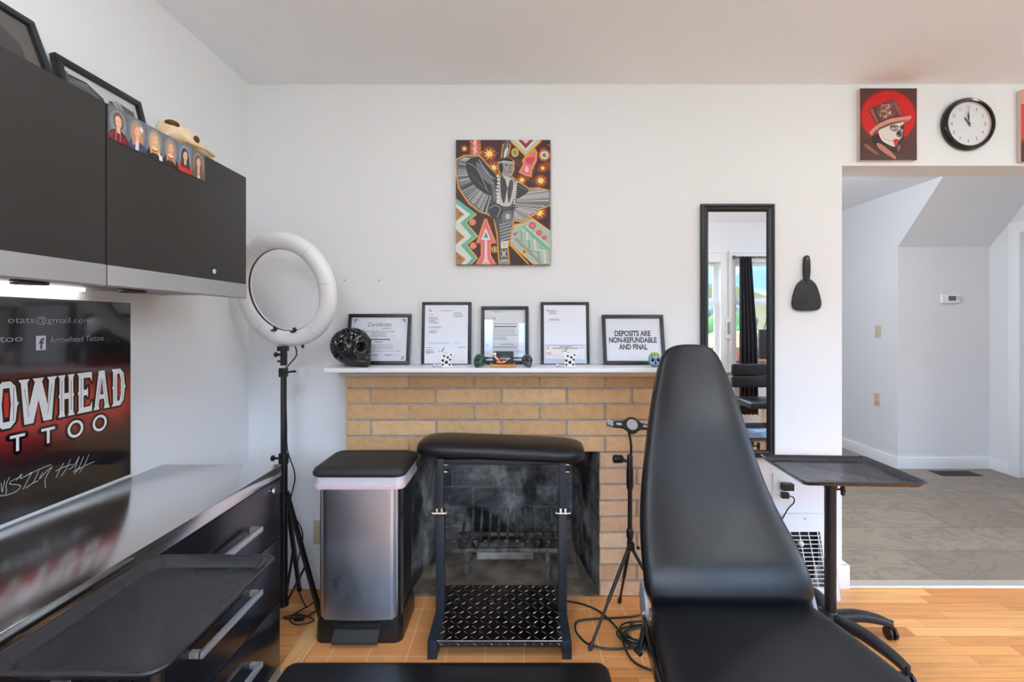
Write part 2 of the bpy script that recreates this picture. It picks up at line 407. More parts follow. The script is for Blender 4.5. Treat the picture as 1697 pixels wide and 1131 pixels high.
# ---- flat printed / painted artwork as coloured polygons
_tc = {}
def text_tris(s, bold=0.0, shear=0.0):
    k = (s, bold, shear)
    if k in _tc: return _tc[k]
    c = bpy.data.curves.new('t', 'FONT'); c.body = s; c.offset = bold; c.shear = shear; c.resolution_u = 3
    o = bpy.data.objects.new('t', c); COL.objects.link(o); dg = bpy.context.evaluated_depsgraph_get(); me = o.evaluated_get(dg).to_mesh()
    V = [(v.co.x, v.co.y) for v in me.vertices]; T = [[V[i] for i in p.vertices] for p in me.polygons]
    bpy.data.objects.remove(o); bpy.data.curves.remove(c)
    xs = [v[0] for v in V] or [0]; ys = [v[1] for v in V] or [0]
    _tc[k] = (T, min(xs), max(xs), min(ys), max(ys)); return _tc[k]
class Art:
    def __init__(s, O, U, V, w, h, bg=(255, 255, 255), unit=None, thick=0):
        s.O, s.U, s.V = Vector(O), Vector(U).normalized(), Vector(V).normalized(); s.N = s.U.cross(s.V)
        s.w, s.h = w, h; s.bm = bmesh.new(); s.cl = s.bm.loops.layers.float_color.new('Col'); s.k = 0
        s.map = None; s.clip = False
        if bg is not None: s.raw([(0, 0), (w, 0), (w, h), (0, h)], bg)
    def _pt(s, p): return s.O+s.U*p[0]+s.V*p[1]+s.N*s.k
    def raw(s, pts, c, lift=True):
        col = rgb(c)
        if s.clip: pts = [(min(max(p[0], 0), s.w), min(max(p[1], 0), s.h)) for p in pts]
        vs = [s.bm.verts.new(s._pt(p)) for p in pts]
        if len(vs) > 2:
            f = s.bm.faces.new(vs)
            for l in f.loops: l[s.cl] = col
        if lift: s.k += 3e-6
    def M(s, p):
        if s.map: return s.map(p)
        return p
    def poly(s, pts, c, smooth=0):
        if smooth: pts = [(p.x, p.y) for p in catmull([(a, b, 0) for a, b in pts], smooth, True)]
        s.raw([s.M(p) for p in pts], c)
    def line(s, pts, wd, c, smooth=0, taper=False):
        if smooth: pts = [(p.x, p.y) for p in catmull([(a, b, 0) for a, b in pts], smooth)]
        P = [Vector(s.M(p)) for p in pts]; n = len(P); L, R = [], []
        for i in range(n):
            d = P[min(i+1, n-1)]-P[max(i-1, 0)]
            if d.length < 1e-9: d = Vector((1, 0))
            d.normalize(); q = Vector((-d.y, d.x)); ww = wd/2*((1-i/(n-1)*.85) if taper else 1)
            L.append(P[i]+q*ww); R.append(P[i]-q*ww)
        for i in range(n-1): s.raw([L[i], R[i], R[i+1], L[i+1]], c, False)
        s.k += 3e-6
    def circ(s, c0, r, c, ry=None, n=20, rot=0):
        pts = []
        for k in range(n):
            a = 2*PI*k/n; x, y = r*math.cos(a), (ry or r)*math.sin(a)
            pts.append((c0[0]+x*math.cos(rot)-y*math.sin(rot), c0[1]+x*math.sin(rot)+y*math.cos(rot)))
        s.poly(pts, c)
    def text(s, t, x, y, h, c, align='C', bold=0., width=None, shear=0., rot=0.):
        T, x0, x1, y0, y1 = text_tris(t, bold, shear); k = h/.69; kx = k if width is None else width/max(x1-x0, 1e-6)
        ww = (x1-x0)*kx; ox = {'C': x-ww/2, 'L': x, 'R': x-ww}[align]
        for tr in T:
            q = [((a-x0)*kx, b*k) for a, b in tr]
            if rot: q = [(a*math.cos(rot)-b*math.sin(rot), a*math.sin(rot)+b*math.cos(rot)) for a, b in q]
            s.raw([(ox+a, y+b) for a, b in q], c, False)
        s.k += 3e-6
    def rows(s, x0, x1, ys, h, c, jitter=.2, dash=True):
        for y in ys:
            xe = x1-(x1-x0)*random.random()*jitter; x = x0
            while x < xe:
                w = min((x1-x0)*random.uniform(.04, .12), xe-x) if dash else xe-x
                s.raw([s.M(p) for p in ((x, y), (x+w, y), (x+w, y+h), (x, y+h))], c, False); x += w+(x1-x0)*.012
        s.k += 3e-6
    def done(s, name, m, parent=None, label=None):
        org = Vector(WORLD[parent.name]) if parent else s.O.copy()
        bmesh.ops.translate(s.bm, verts=s.bm.verts, vec=-org)
        me = bpy.data.meshes.new(name); s.bm.to_mesh(me); s.bm.free(); me.materials.append(m)
        o = bpy.data.objects.new(name, me); COL.objects.link(o); WORLD[o.name] = tuple(org)
        if parent: o.parent = parent
        else: o.location = org
        if label: o['label'] = label
        return o
X_, Y_, Z_ = Vector((1, 0, 0)), Vector((0, 1, 0)), Vector((0, 0, 1))

# ================================================================== ROOM SHELL
LX, WY, CZ, EX, HY = -1.30, 2.30, 2.44, 1.573, 2.47     # left wall, fireplace wall, ceiling, wall end, hall side of wall
RX = 3.95
mb = MB(); mb.box(LX-.12, RX+.12, RY-.12, WY+.012, -.06, 0); struct('floor', mb, M_oak)
mb = MB(); mb.box(1.2, 5.4, WY+.012, 6.2, -.06, 0); struct('floor_hall', mb, M_slate)
mb = MB(); mb.box(LX-.12, 5.52, RY-.12, 6.32, CZ, CZ+.1); struct('ceiling', mb, M_ceil)
mb = MB(); mb.box(LX-.12, LX, RY-.12, WY+.17, 0, CZ); struct('wall_left', mb, M_wall)
FB0, FB1, FBT = -.505, .384, .678                        # firebox opening
mb = MB()
mb.box(LX, FB0-.03, WY, HY, 0, CZ); mb.box(FB1+.03, EX, WY, HY, 0, CZ); mb.box(FB0-.03, FB1+.03, WY, HY, FBT+.06, CZ)
mb.box(EX, 3.45, WY, HY, 2.045, CZ); mb.box(3.45, 5.52, WY, HY, 0, CZ)
struct('wall_back', mb, M_wall)
mb = MB(); mb.box(RX, RX+.12, RY-.12, RW[0], 0, CZ); mb.box(RX, RX+.12, RW[1], WY, 0, CZ); mb.box(RX, RX+.12, RW[0], RW[1], 0, WZ0); mb.box(RX, RX+.12, RW[0], RW[1], WZ1, CZ); struct('wall_right', mb, M_wall)
mb = MB(); ym = sum(RW)/2
mb.box(RX-.02, RX, RW[0]-.09, RW[0], WZ0-.03, WZ1); mb.box(RX-.02, RX, RW[1], RW[1]+.09, WZ0-.03, WZ1); mb.box(RX-.025, RX, RW[0]-.09, RW[1]+.09, WZ1, WZ1+.1); mb.box(RX-.05, RX, RW[0]-.1, RW[1]+.1, WZ0-.06, WZ0-.03)
mb.box(RX-.01, RX+.1, ym-.06, ym+.06, WZ0, WZ1)
for a, b in ((RW[0], ym-.06), (ym+.06, RW[1])):
    mb.box(RX+.04, RX+.07, a, a+.045, WZ0, WZ1); mb.box(RX+.04, RX+.07, b-.045, b, WZ0, WZ1)
    for z in (WZ0, 1.51, WZ1-.045): mb.box(RX+.042, RX+.068, a+.045, b-.045, z, z+.045)
w = struct('window_6', mb, M_trim)
for a, b in ((RW[0], ym-.06), (ym+.06, RW[1])):
    g = MB(); g.box(RX+.053, RX+.057, a+.04, b-.04, WZ0+.03, WZ1-.03); obj('window_pane', g, M_glass, w)
mb = MB(); xs = LX-.0
for i, (a, b) in enumerate(WIN):
    mb.box(xs, a, RY-.14, RY, 0, CZ); mb.box(a, b, RY-.14, RY, 0, .12 if i in FILL_DOORS else WZ0); mb.box(a, b, RY-.14, RY, WZ1, CZ); xs = b
mb.box(xs, RX, RY-.14, RY, 0, CZ); struct('wall_rear', mb, M_wall)
for i, (a, b) in enumerate(WIN):
    mb = MB(); t = .06
    if i in FILL_DOORS:
        mb.box(a, a+.07, RY-.09, RY-.05, .12, WZ1); mb.box(b-.07, b, RY-.09, RY-.05, .12, WZ1); mb.box(a+.07, b-.07, RY-.089, RY-.051, .121, .22); mb.box(a+.07, b-.07, RY-.089, RY-.051, WZ1-.09, WZ1-.001)
        mb.box(a-.035, a, RY, RY+.018, 0, WZ1+.09); mb.box(b, b+.035, RY, RY+.018, 0, WZ1+.09); mb.box(a, b, RY, RY+.0175, WZ1, WZ1+.09)
        w = struct('door_%d' % (i+1), mb, M_trim)  # unseen glazed leaf, added to let in low fill light
        g = MB(); g.box(a+.06, b-.06, RY-.072, RY-.068, .20, WZ1-.07); obj('door_pane', g, M_glass, w); continue
    mb.box(a-.07, a+.005, RY, RY+.02, WZ0-.09, WZ1+.1, .003); mb.box(b-.005, b+.07, RY, RY+.02, WZ0-.09, WZ1+.1, .003)
    mb.box(a-.075, b+.075, RY, RY+.028, WZ1+.101, WZ1+.13, .003); mb.box(a+.005, b-.005, RY, RY+.0185, WZ1, WZ1+.1); mb.box(a-.078, b+.078, RY, RY+.05, WZ0-.03, WZ0, .004)
    zm = 1.53
    for z0, z1, dy in ((WZ0, zm, .05), (zm, WZ1, .09)):
        mb.box(a, a+.045, RY-dy-.03, RY-dy, z0, z1); mb.box(b-.045, b, RY-dy-.03, RY-dy, z0, z1)
        mb.box(a+.045, b-.045, RY-dy-.029, RY-dy-.001, z0+.0005, z0+.04); mb.box(a+.045, b-.045, RY-dy-.029, RY-dy-.001, z1-.04, z1-.0005)
    if i == 4: mb.box((a+b)/2-.21, (a+b)/2-.192, RY-.115, RY-.095, zm, WZ1)
    w = struct('window_%d' % (i+1), mb, M_trim)
    g = MB(); g.box(a+.04, b-.04, RY-.068, RY-.064, WZ0+.03, zm-.02); obj('window_pane', g, M_glass, w)
    g = MB(); g.box(a+.04, b-.04, RY-.108, RY-.104, zm+.03, WZ1-.03); obj('window_pane', g, M_glass, w)
# hall behind the opening
mb = MB(); Xa, Xb = 3.35, 4.16
mb.prism([(4.18, 0), (4.18, 1.95), (3.73, CZ), (6.2, CZ), (6.2, 0)], 'X', Xa, Xb)
struct('wall_hall_stair', mb, M_hallwall)
mb = MB(); mb.box(Xb, Xb+.12, 3.95, 6.2, 0, CZ); mb.box(Xb, Xb+.12, HY, 3.15, 0, CZ); mb.box(Xb, Xb+.12, 3.15, 3.95, 2.05, CZ)
mb.box(Xb+.12, 5.4, 2.6, 2.7, 0, CZ)
struct('wall_hall_right', mb, M_hallwall)
HW0, HW1 = 3.0, 5.4
mb = MB(); mb.box(1.08, 1.2, HY, 6.2, 0, CZ); struct('wall_hall_left', mb, M_hallwall)
mb = MB(); mb.box(1.08, 5.4, 6.2, 6.32, 0, CZ); struct('wall_hall_back', mb, M_hallwall)
mb = MB()
mb.box(Xb-.018, Xb, 3.92, 4.01, 0, 2.12, .004); mb.box(Xb-.018, Xb, 3.09, 3.18, 0, 2.12, .004); mb.box(Xb-.0175, Xb, 3.18, 3.92, 2.03, 2.12)
mb.box(Xb+.001, Xb+.12, 3.93, 3.9495, 0, 2.049); mb.box(Xb+.001, Xb+.12, 3.1505, 3.17, 0, 2.049)
d = struct('door_1', mb, M_trim)
g = MB(); g.box(Xb+.05, Xb+.09, 3.17, 3.93, .01, 2.03, .002); obj('door_leaf', g, M_trim, d)
g = MB(); g.cyl((Xb+.05, 3.25, .95), (Xb-.0, 3.25, .95), .012); g.ball((Xb-.01, 3.25, .95), .027, 2); obj('door_knob', g, M_nickel, d)
# baseboards
mb = MB(); mb.box(LX, -.83, WY-.014, WY, 0, .092, .003); struct('baseboard_back', mb, M_trim)
mb = MB(); mb.box(EX-.004, EX+.03, WY-.012, HY+.014, 0, .115, .004); mb.box(EX-.14, EX+.03, WY-.014, WY, 0, .115, .004); struct('baseboard_jamb', mb, M_trim)
mb = MB(); mb.box(Xa-.014, Xa, 4.166, 6.2, 0, .10, .003); mb.box(Xa, Xb, 4.166, 4.18, 0, .10, .003); mb.box(Xb-.014, Xb, 4.01, 4.18, 0, .10, .003); struct('baseboard_hall', mb, M_trim)
mb = MB(); mb.box(LX, LX+.014, RY, .45, 0, .092, .003); struct('baseboard_left', mb, M_trim)
mb = MB(); mb.box(LX, RX, RY, RY+.014, 0, .12, .003); struct('baseboard_rear', mb, M_trim)
mb = MB(); mb.prism([(WY-.002, 0), (WY+.004, .008), (WY+.05, .011), (WY+.058, 0)], 'X', EX+.03, 3.45); o = struct('trim_1', mb, mat('worn_metal_threshold', (196, 190, 176), .4, .4))
# hearth and its oak border
mb = MB(); mb.box(-.806, .70, 1.771, WY-.077, -.001, .0025); struct('hearth_tiles', mb, M_hearth)
mb = MB(); mb.box(-.885, -.81, .9, WY-.014, -.001, .0022, .0008); struct('trim_2', mb, M_oakb)

# ================================================================== FIREPLACE
fp = thing('fireplace', 'tan roman-brick fireplace with white mantel shelf and soot-black firebox', 'fireplace', (-.054, WY, 0))
BY = 2.223; RH = .0752; BL = .3055
def brick_mesh():
    bm = bmesh.new(); cl = bm.loops.layers.float_color.new('Col')
    def one(x0, x1, y0, y1, z0, z1, col):
        n0 = len(bm.verts); bm.verts.ensure_lookup_table()
        vs = [bm.verts.new((x, y, z)) for x in (x0, x1) for y in (y0, y1) for z in (z0, z1)]
        fs = [bm.faces.new([vs[i] for i in q]) for q in ((0, 1, 3, 2), (4, 6, 7, 5), (0, 4, 5, 1), (2, 3, 7, 6), (0, 2, 6, 4), (1, 5, 7, 3))]
        for f in fs:
            for l in f.loops: l[cl] = col
        bmesh.ops.bevel(bm, geom=list({e for f in fs for e in f.edges}), offset=.0028, segments=2, affect='EDGES')
    X0, X1 = -.805, .697
    for r in range(14):
        z0, z1 = r*RH+.005, min((r+1)*RH-.005, 1.033)
        if r < 9: segs = [(X0, FB0), (FB1, X1)]
        else: segs = [(X0, X1)]
        for a, b in segs:
            x = (-.811 if r % 2 else -.811-.18) if a == X0 else (FB1 if r % 2 == 0 else FB1-.13)
            while x < b:
                u, v = max(x+.005, a+.001), min(x+BL-.005, b-.001)
                if v-u > .03:
                    k = random.random(); cA, cB = ((228, 188, 142) if r > 8 else (232, 200, 166)), ((210, 166, 118) if r > 8 else (214, 174, 140))
                    c = [lin(cA[i]*k+cB[i]*(1-k)) for i in range(3)]+[1]
                    one(u, v, BY+random.uniform(-.0015, .001), WY-.002, z0, z1, c)
                x += BL
    return bm
class _B: pass
bb = _B(); bb.bm = brick_mesh(); obj('brick_surround', bb, M_brick, fp, auto=None)
mb = MB(); mb.box(-.80, FB0-.003, BY+.007, WY-.002, 0, 1.033); mb.box(FB1+.003, .692, BY+.007, WY-.002, 0, 1.033); mb.box(FB0-.003, FB1+.003, BY+.007, WY-.002, FBT, 1.033)
obj('mortar_joints', mb, M_mortar, fp)
# firebox: splayed side walls, back wall, lintel, floor
fx0, fx1, fyb = -.435, .315, 2.72   # back corners
mb = MB()
mb.prism([(FB0-.0, BY+.01), (fx0, fyb), (fx0, fyb+.06), (FB0-.06, fyb+.06), (FB0-.06, WY+.0), (FB0-.0, WY+.0)][::1], 'Z', .0, FBT+.05)
mb.prism([(FB1, BY+.01), (fx1, fyb), (fx1, fyb+.06), (FB1+.06, fyb+.06), (FB1+.06, WY), (FB1, WY)], 'Z', .0, FBT+.05)
mb.box(fx0-.01, fx1+.01, fyb, fyb+.06, 0, FBT+.05)
mb.box(FB0-.06, FB1+.06, WY+.0, fyb+.06, FBT+.05, FBT+.11)
obj('firebox_lining', mb, M_firebox, fp)
mb = MB(); mb.box(FB0+.002, FB1-.002, BY+.002, fyb, .0, .012); obj('firebox_floor', mb, M_ash, fp)
mb = MB(); mb.prism([(2.36, .011), (2.52, .03), (fyb, .045), (fyb, .011)], 'X', fx0+.0, fx1-.0); obj('ash_slope', mb, M_ash, fp)
mb = MB(); mb.lathe([(.002, 0), (.035, 0), (.035, -.006), (.026, -.006), (.026, -.002)], (0, 0, 0), 'X', 24)
for k in range(5):
    a = 2*PI*k/5; mb.lathe([(.006, -.008), (.014, -.008), (.014, -.0), (.006, -.0)], (0, .014*math.cos(a), .014*math.sin(a)), 'X', 12)
bmesh.ops.transform(mb.bm, matrix=Matrix.Translation((-.487, 2.42, .51)) @ Matrix.Scale(-1, 4, (1, 0, 0)), verts=mb.bm.verts)
obj('damper_rosette', mb, mat('grey_cast_metal', (120, 118, 116), .5, .6), fp)
# mantel
MZ = 1.0856
mb = MB(); mb.box(-.842, .735, 2.07, WY-.001, MZ-.0185, MZ, .0025)
mb.prism([(2.135, MZ-.0185), (2.15, MZ-.026), (2.165, MZ-.032), (2.175, MZ-.042), (2.19, MZ-.0515), (WY-.002, MZ-.0515), (WY-.002, MZ-.0185)], 'X', -.815, .705)
obj('mantel_shelf', mb, M_trim, fp)
# grate
gr = thing('fireplace_grate', 'sooty cast-iron grate with curved bars inside the firebox', 'grate', (-.05, 2.45, .012))
n = 11
for k in range(n):
    s = (k/(n-1)-.5)*2; x = -.05+s*.235
    P = catmull([(x*1.0+s*.02, 2.315, .215), (x+s*.008, 2.335, .185), (x, 2.38, .178), (x, 2.50, .18), (x, 2.56, .20), (x+s*.0, 2.61, .262)], 6)
    mb = MB()
    old = mb.mx
    for a, b in zip(P, P[1:]): pass
    mb.tube(P, .0085, 4); mb.tube([P[0]+Vector((0, .002, .004)), P[0]+Vector((0, -.004, -.002))], .012, 4)
    obj('grate_bar', mb, M_iron, gr)
for y, w in ((2.345, .27), (2.52, .26)):
    mb = MB(); mb.box(-.05-w, -.05+w, y-.008, y+.008, .152, .172, .002); obj('cross_bar', mb, M_iron, gr)
for sx in (-.2, .2):
    for y in (2.345, 2.52):
        mb = MB(); mb.box(-.05+sx-.01, -.05+sx+.01, y-.009, y+.009, .012, .155); obj('leg', mb, M_iron, gr)
mb = MB(); mb.box(-.21, .085, 2.47, 2.53, .052, .115, .004); quick('firebrick', mb, M_ashbrick, 'grey scorched firebrick lying under the fireplace grate', 'brick')

# ================================================================== UNSEEN LAMPS OVERHEAD (room globes and panels added as fill light)
def unseen_globe(x, y, z, r, L, label):
    t = thing('ceiling_lamp', label, 'ceiling lamp', (x, y, z-.35))
    m = MB(); m.lathe([(.07, z-.001), (.07, z-.02), (.012, z-.035), (.012, z-.14), (.05, z-.15), (.05, z-.175)], (x, y, 0), 'Z', 28); obj('ceiling_rose', m, M_nickel, t)
    e = bpy.data.materials.get('lit_opal_glass_%g' % L)
    if e is None:
        e = bpy.data.materials.new('lit_opal_glass_%g' % L); e.use_nodes = True; b = e.node_tree.nodes['Principled BSDF']
        b.inputs['Base Color'].default_value = (.9, .9, .9, 1); b.inputs['Emission Color'].default_value = LAMP_C+(1,); b.inputs['Emission Strength'].default_value = L
    m = MB(); m.ball((x, y, z-.165-r), r, 3); obj('opal_globe', m, e, t)
for (x, y), lb in zip(FILL_GLOBES, ('left of the three glass globe lamps behind the viewer', 'middle of the three glass globe lamps behind the viewer', 'right of the three glass globe lamps behind the viewer')):
    unseen_globe(x, y, CZ, .15, GLOBE_L, lb)
unseen_globe(1.55, 3.3, CZ, .13, HALL_L, 'glass globe lamp in the hall beyond the opening')

def fill_panel_lamp(x, y, w, power, label):
    t = thing('ceiling_panel', label, 'ceiling light', (x, y, CZ-.03))
    m = MB(); m.box(x-w/2-.015, x+w/2+.015, y-w/2-.015, y+w/2+.015, CZ-.022, CZ-.0005, .003); obj('housing', m, M_trim, t)
    e = bpy.data.materials.get('lit_panel') or bpy.data.materials.new('lit_panel'); e.use_nodes = True; b = e.node_tree.nodes['Principled BSDF']; b.inputs['Emission Color'].default_value = LAMP_C+(1,); b.inputs['Emission Strength'].default_value = power
    m = MB(); m.box(x-w/2, x+w/2, y-w/2, y+w/2, CZ-.027, CZ-.021); obj('diffuser', m, e, t)
for (x, y), lb in zip(FILL_PANELS, ('small square ceiling panel above the fireplace hearth', 'small square ceiling panel above the right tray')): fill_panel_lamp(x, y, .36, PANEL_W, lb)

# ================================================================== DRAWER UNITS + WORKTOP (left wall)
WTZ = .766; FXP = -.865
for i, (y0, y1, lb) in enumerate(((1.069, 1.733, 'black drawer cabinet with silver bar handles nearest the ring light'), (.40, 1.066, 'black drawer cabinet nearer the viewer, beside the left tray'))):
    t = thing('drawer_cabinet', lb, 'cabinet', (-1.08, (y0+y1)/2, 0), 'drawer cabinets under the steel worktop')
    m = MB(); m.box(LX+.004, FXP-.021, y0, y1, .035, WTZ-.041, .001); obj('body', m, M_drawer, t)
    m = MB(); m.box(LX+.02, FXP-.012, y0+.002, y1-.0, 0, .035); m.box(FXP-.012, FXP+.001, y0+.002, y1, 0, .03, .001); obj('metal_plinth', m, M_nickel, t, 'brushed metal plinth strip')
    for z0, z1 in ((.507, WTZ-.044), (.271, .504), (.036, .268)):
        m = MB(); m.box(FXP-.020, FXP, y0+.0015, y1-.0015, z0, z1, .0012); d = obj('drawer', m, M_drawer, t)
        zc = (z0+z1)/2+(.0 if z1 > .6 else .018); yc = (y0+y1)/2
        if z1 > .6: zc = .612
        m = MB(); m.box(FXP+.024, FXP+.036, yc-.15, yc+.15, zc-.008, zc+.008, .001)
        for yy in (yc-.142, yc+.142): m.box(FXP-.001, FXP+.03, yy-.008, yy+.008, zc-.008, zc+.008, .001)
        obj('handle', m, M_nickel, d, 'brushed nickel bar handle')
    m = MB(); yl = y1-.055; m.cyl((FXP, yl, .69), (FXP+.006, yl, .69), .0095, 20, .0015); m.box(FXP+.0055, FXP+.0075, yl-.0015, yl+.0015, .6855, .6945); obj('lock', m, M_chrome, t, 'round chrome lock')
m = MB(); m.box(LX+.002, -.862, .37, 1.737, WTZ-.04, WTZ, .0015)
quick('worktop', m, M_worktop, 'long brushed-steel worktop over the black drawer cabinets', 'worktop')

# ================================================================== OVERHEAD CABINET
oc = thing('overhead_cabinet', 'charcoal wall cabinet with grey metal rails above the steel worktop', 'cabinet', (-1.145, 1.14, 1.37))
m = MB(); m.box(LX+.002, -1.011, .555, 1.733, 1.385, 1.813, .001); obj('body', m, M_greyp, oc)
for y0, y1 in ((.555, 1.1425), (1.1465, 1.735)):
    m = MB(); m.box(-1.008, -.990, y0, y1, 1.425, 1.8155, .0012); d = obj('door', m, M_door, oc)
    m = MB(); m.prism([(-1.010, 1.376), (-.992, 1.3715), (-.988, 1.376), (-.9885, 1.4245), (-1.010, 1.4245)], 'Y', y0, y1, .001); obj('door_rail', m, M_rail, d, 'grey brushed metal rail along the door bottom')
    if y0 < 1: continue
    yl = y1-.19; m = MB(); m.cyl((-.990, yl, 1.452), (-.984, yl, 1.452), .0085, 20, .0012); m.box(-.9845, -.983, yl-.0012, yl+.0012, 1.448, 1.456); obj('door_lock', m, M_chrome, d, 'round chrome lock')
for y in (1.12, 1.42):
    m = MB(); m.cyl((-1.15, y, 1.385), (-1.15, y, 1.374), .034, 24, .002); obj('puck_light', m, M_plast, oc, 'flat black puck light under the cabinet')

# school photos taped to the right-hand door
def portrait(i, label, bg, hair, skin, cloth, long=True, extra=None):
    w, h = .0588, .0815; y0 = 1.1485+i*.0592
    A = Art((-.9888, y0, 1.8155-h), Y_, Z_, w, h, bg)
    A.map = lambda p: (p[0]*w, p[1]*h)
    A.circ((.5, .55), .42, tuple(min(255, c+26) for c in bg), .40)
    A.poly([(.04, .0), (.06, .18), (.2, .30), (.42, .36), (.62, .36), (.82, .28), (.96, .16), (.97, 0)], cloth, 4)
    if long: A.poly([(.24, .12), (.2, .45), (.26, .74), (.48, .86), (.70, .76), (.80, .45), (.82, .10), (.66, .16), (.36, .16)], hair, 4)
    else: A.poly([(.27, .52), (.26, .74), (.48, .88), (.70, .76), (.74, .5), (.6, .4), (.4, .4)], hair, 4)
    A.poly([(.42, .28), (.42, .42), (.58, .42), (.58, .28), (.5, .24)], skin)
    A.poly([(.34, .60), (.36, .72), (.5, .78), (.62, .72), (.66, .58), (.60, .44), (.5, .38), (.40, .44)], skin, 4)
    if long: A.poly([(.33, .56), (.34, .74), (.46, .79), (.56, .77), (.44, .72), (.37, .64)], hair, 3)
    for ex in (.42, .57): A.circ((ex, .60), .022, (70, 50, 44), .014)
    A.line([(.43, .475), (.50, .455), (.57, .475)], .0012, (176, 66, 66), 3)
    A.line([(.5, .58), (.49, .53)], .0007, tuple(int(c*.85) for c in skin))
    if extra: extra(A)
    m0 = A.bm; org = (-.9888, y0+w/2, 1.8155-h)
    bmesh.ops.translate(A.bm, verts=A.bm.verts, vec=-Vector(org))
    # paper body behind the ink
    p = [Vector(v)-Vector(org) for v in ((-.98935, y0, 1.8155-h), (-.98935, y0+w, 1.8155-h), (-.98935, y0+w, 1.8155), (-.98935, y0, 1.8155))]
    q = [v+Vector((.0005, 0, 0)) for v in p]; vs = [A.bm.verts.new(v) for v in p+q]
    for f in ((3, 2, 1, 0), (0, 1, 5, 4), (1, 2, 6, 5), (2, 3, 7, 6), (3, 0, 4, 7)):
        ff = A.bm.faces.new([vs[k] for k in f])
        for l in ff.loops: l[A.cl] = rgb((120, 112, 104))
    me = bpy.data.meshes.new('school_photo'); A.bm.to_mesh(me); A.bm.free(); me.materials.append(M_print)
    o = bpy.data.objects.new('school_photo', me); COL.objects.link(o); o.location = org; WORLD[o.name] = org
    tag(o, label, 'photo', 'row of school portraits on the cabinet door')
sk = (232, 182, 156)
def bow(A): A.poly([(.64, .74), (.72, .82), (.76, .74), (.84, .72), (.76, .66), (.72, .60), (.68, .68)], (245, 244, 240))
def tie(A): A.poly([(.34, .30), (.48, .26), (.62, .30), (.58, .20), (.48, .22), (.38, .18)], (205, 60, 44)); A.poly([(.30, .34), (.5, .26), (.68, .34), (.6, .38), (.5, .30), (.4, .38)], (240, 238, 236))
def jacket(A): A.poly([(.60, .30), (.96, .18), (.97, 0), (.6, 0)], (48, 66, 100), 0); A.poly([(.4, .28), (.58, .3), (.56, 0), (.38, 0)], (232, 208, 214))
def tri(A): tie(A); A.poly([(.72, .26), (.97, .14), (.97, 0), (.78, 0)], (236, 236, 238))
def dots(A):
    for a, b in ((.14, .12), (.2, .2), (.8, .15), (.86, .06), (.72, .08)): A.circ((a, b), .035, (190, 40, 60), .025)
    for x in (.38, .6): A.line([(x, .34), (x-.01, 0)], .002, (206, 130, 120))
def redtie(A): A.poly([(.44, .26), (.56, .26), (.6, 0), (.42, 0)], (236, 224, 220)); A.poly([(.46, .22), (.54, .22), (.53, .08), (.48, .08)], (206, 60, 54))
portrait(0, 'first school photo from the door gap, girl in a maroon sweater', (104, 108, 116), (118, 78, 56), sk, (104, 28, 40), False, dots)
portrait(1, 'school photo of a girl with long blonde hair, white bow and blue jacket', (112, 114, 120), (196, 140, 96), sk, (58, 74, 106), True, lambda A: (jacket(A), bow(A)))
portrait(2, 'school photo of a blonde girl in a black pinafore with white sleeve', (116, 120, 122), (206, 170, 104), sk, (40, 34, 38), True, tri)
portrait(3, 'school photo of a girl with long light hair and a red neck bow', (108, 114, 122), (190, 146, 108), sk, (46, 34, 40), True, tie)
portrait(4, 'school photo of a dark-haired girl in a bright red top', (110, 124, 142), (74, 50, 42), sk, (214, 44, 40), True)
portrait(5, 'last school photo of the row, girl in a brown top', (112, 108, 104), (122, 82, 58), sk, (112, 82, 62), True, redtie)

# framed pictures leaning on top of the cabinet
def leaning_frame_left(y0, y1, ztop, xb, label, draw):
    zb = 1.8165; xt = LX+.012; w = y1-y0; V = Vector((xt-xb, 0, ztop-zb)); L = V.length; V.normalize(); O = Vector((xb, y0, zb)); N = Y_.cross(V)
    t = thing('picture_frame', label, 'picture frame', (xb, (y0+y1)/2, zb))
    mx = Matrix((Y_, V, N)).transposed().to_4x4(); mx = Matrix.Translation(O) @ mx
    m = MB(); m.mx = mx; b = .02
    m.box(0, w, 0, b, -.012, .006, .002); m.box(0, w, L-b, L, -.012, .006, .002); m.box(0, b, b, L-b, -.012, .006, .002); m.box(w-b, w, b, L-b, -.012, .006, .002)
    m.box(.004, w-.004, .004, L-.004, -.014, -.006)
    obj('frame', m, M_frame, t)
    A = Art(O+Y_*b+V*b-N*.005, Y_, V, w-2*b, L-2*b, (226, 228, 224)); A.map = lambda p: (p[0]*(w-2*b), p[1]*(L-2*b)); draw(A); A.done('picture', M_print, t)
    m = MB(); m.mx = mx; m.box(b-.002, w-b+.002, b-.002, L-b+.002, 0, .0015); obj('glass', m, M_glass, t)
def d1(A):
    A.poly([(0, 0), (1, 0), (1, 1), (0, 1)], (92, 84, 78)); A.poly([(0, .6), (.5, .95), (.7, 1), (0, 1)], (150, 112, 88))
    A.poly([(.3, 0), (.36, .72), (.62, .86), (.86, .70), (.88, 0)], (44, 42, 44)); A.poly([(0, 0), (0, .5), (.2, .4), (.26, 0)], (196, 190, 182))
    A.text('SWI', .17, .045, .02, (224, 150, 110)); A.circ((.5, .86), .05, (60, 50, 44))
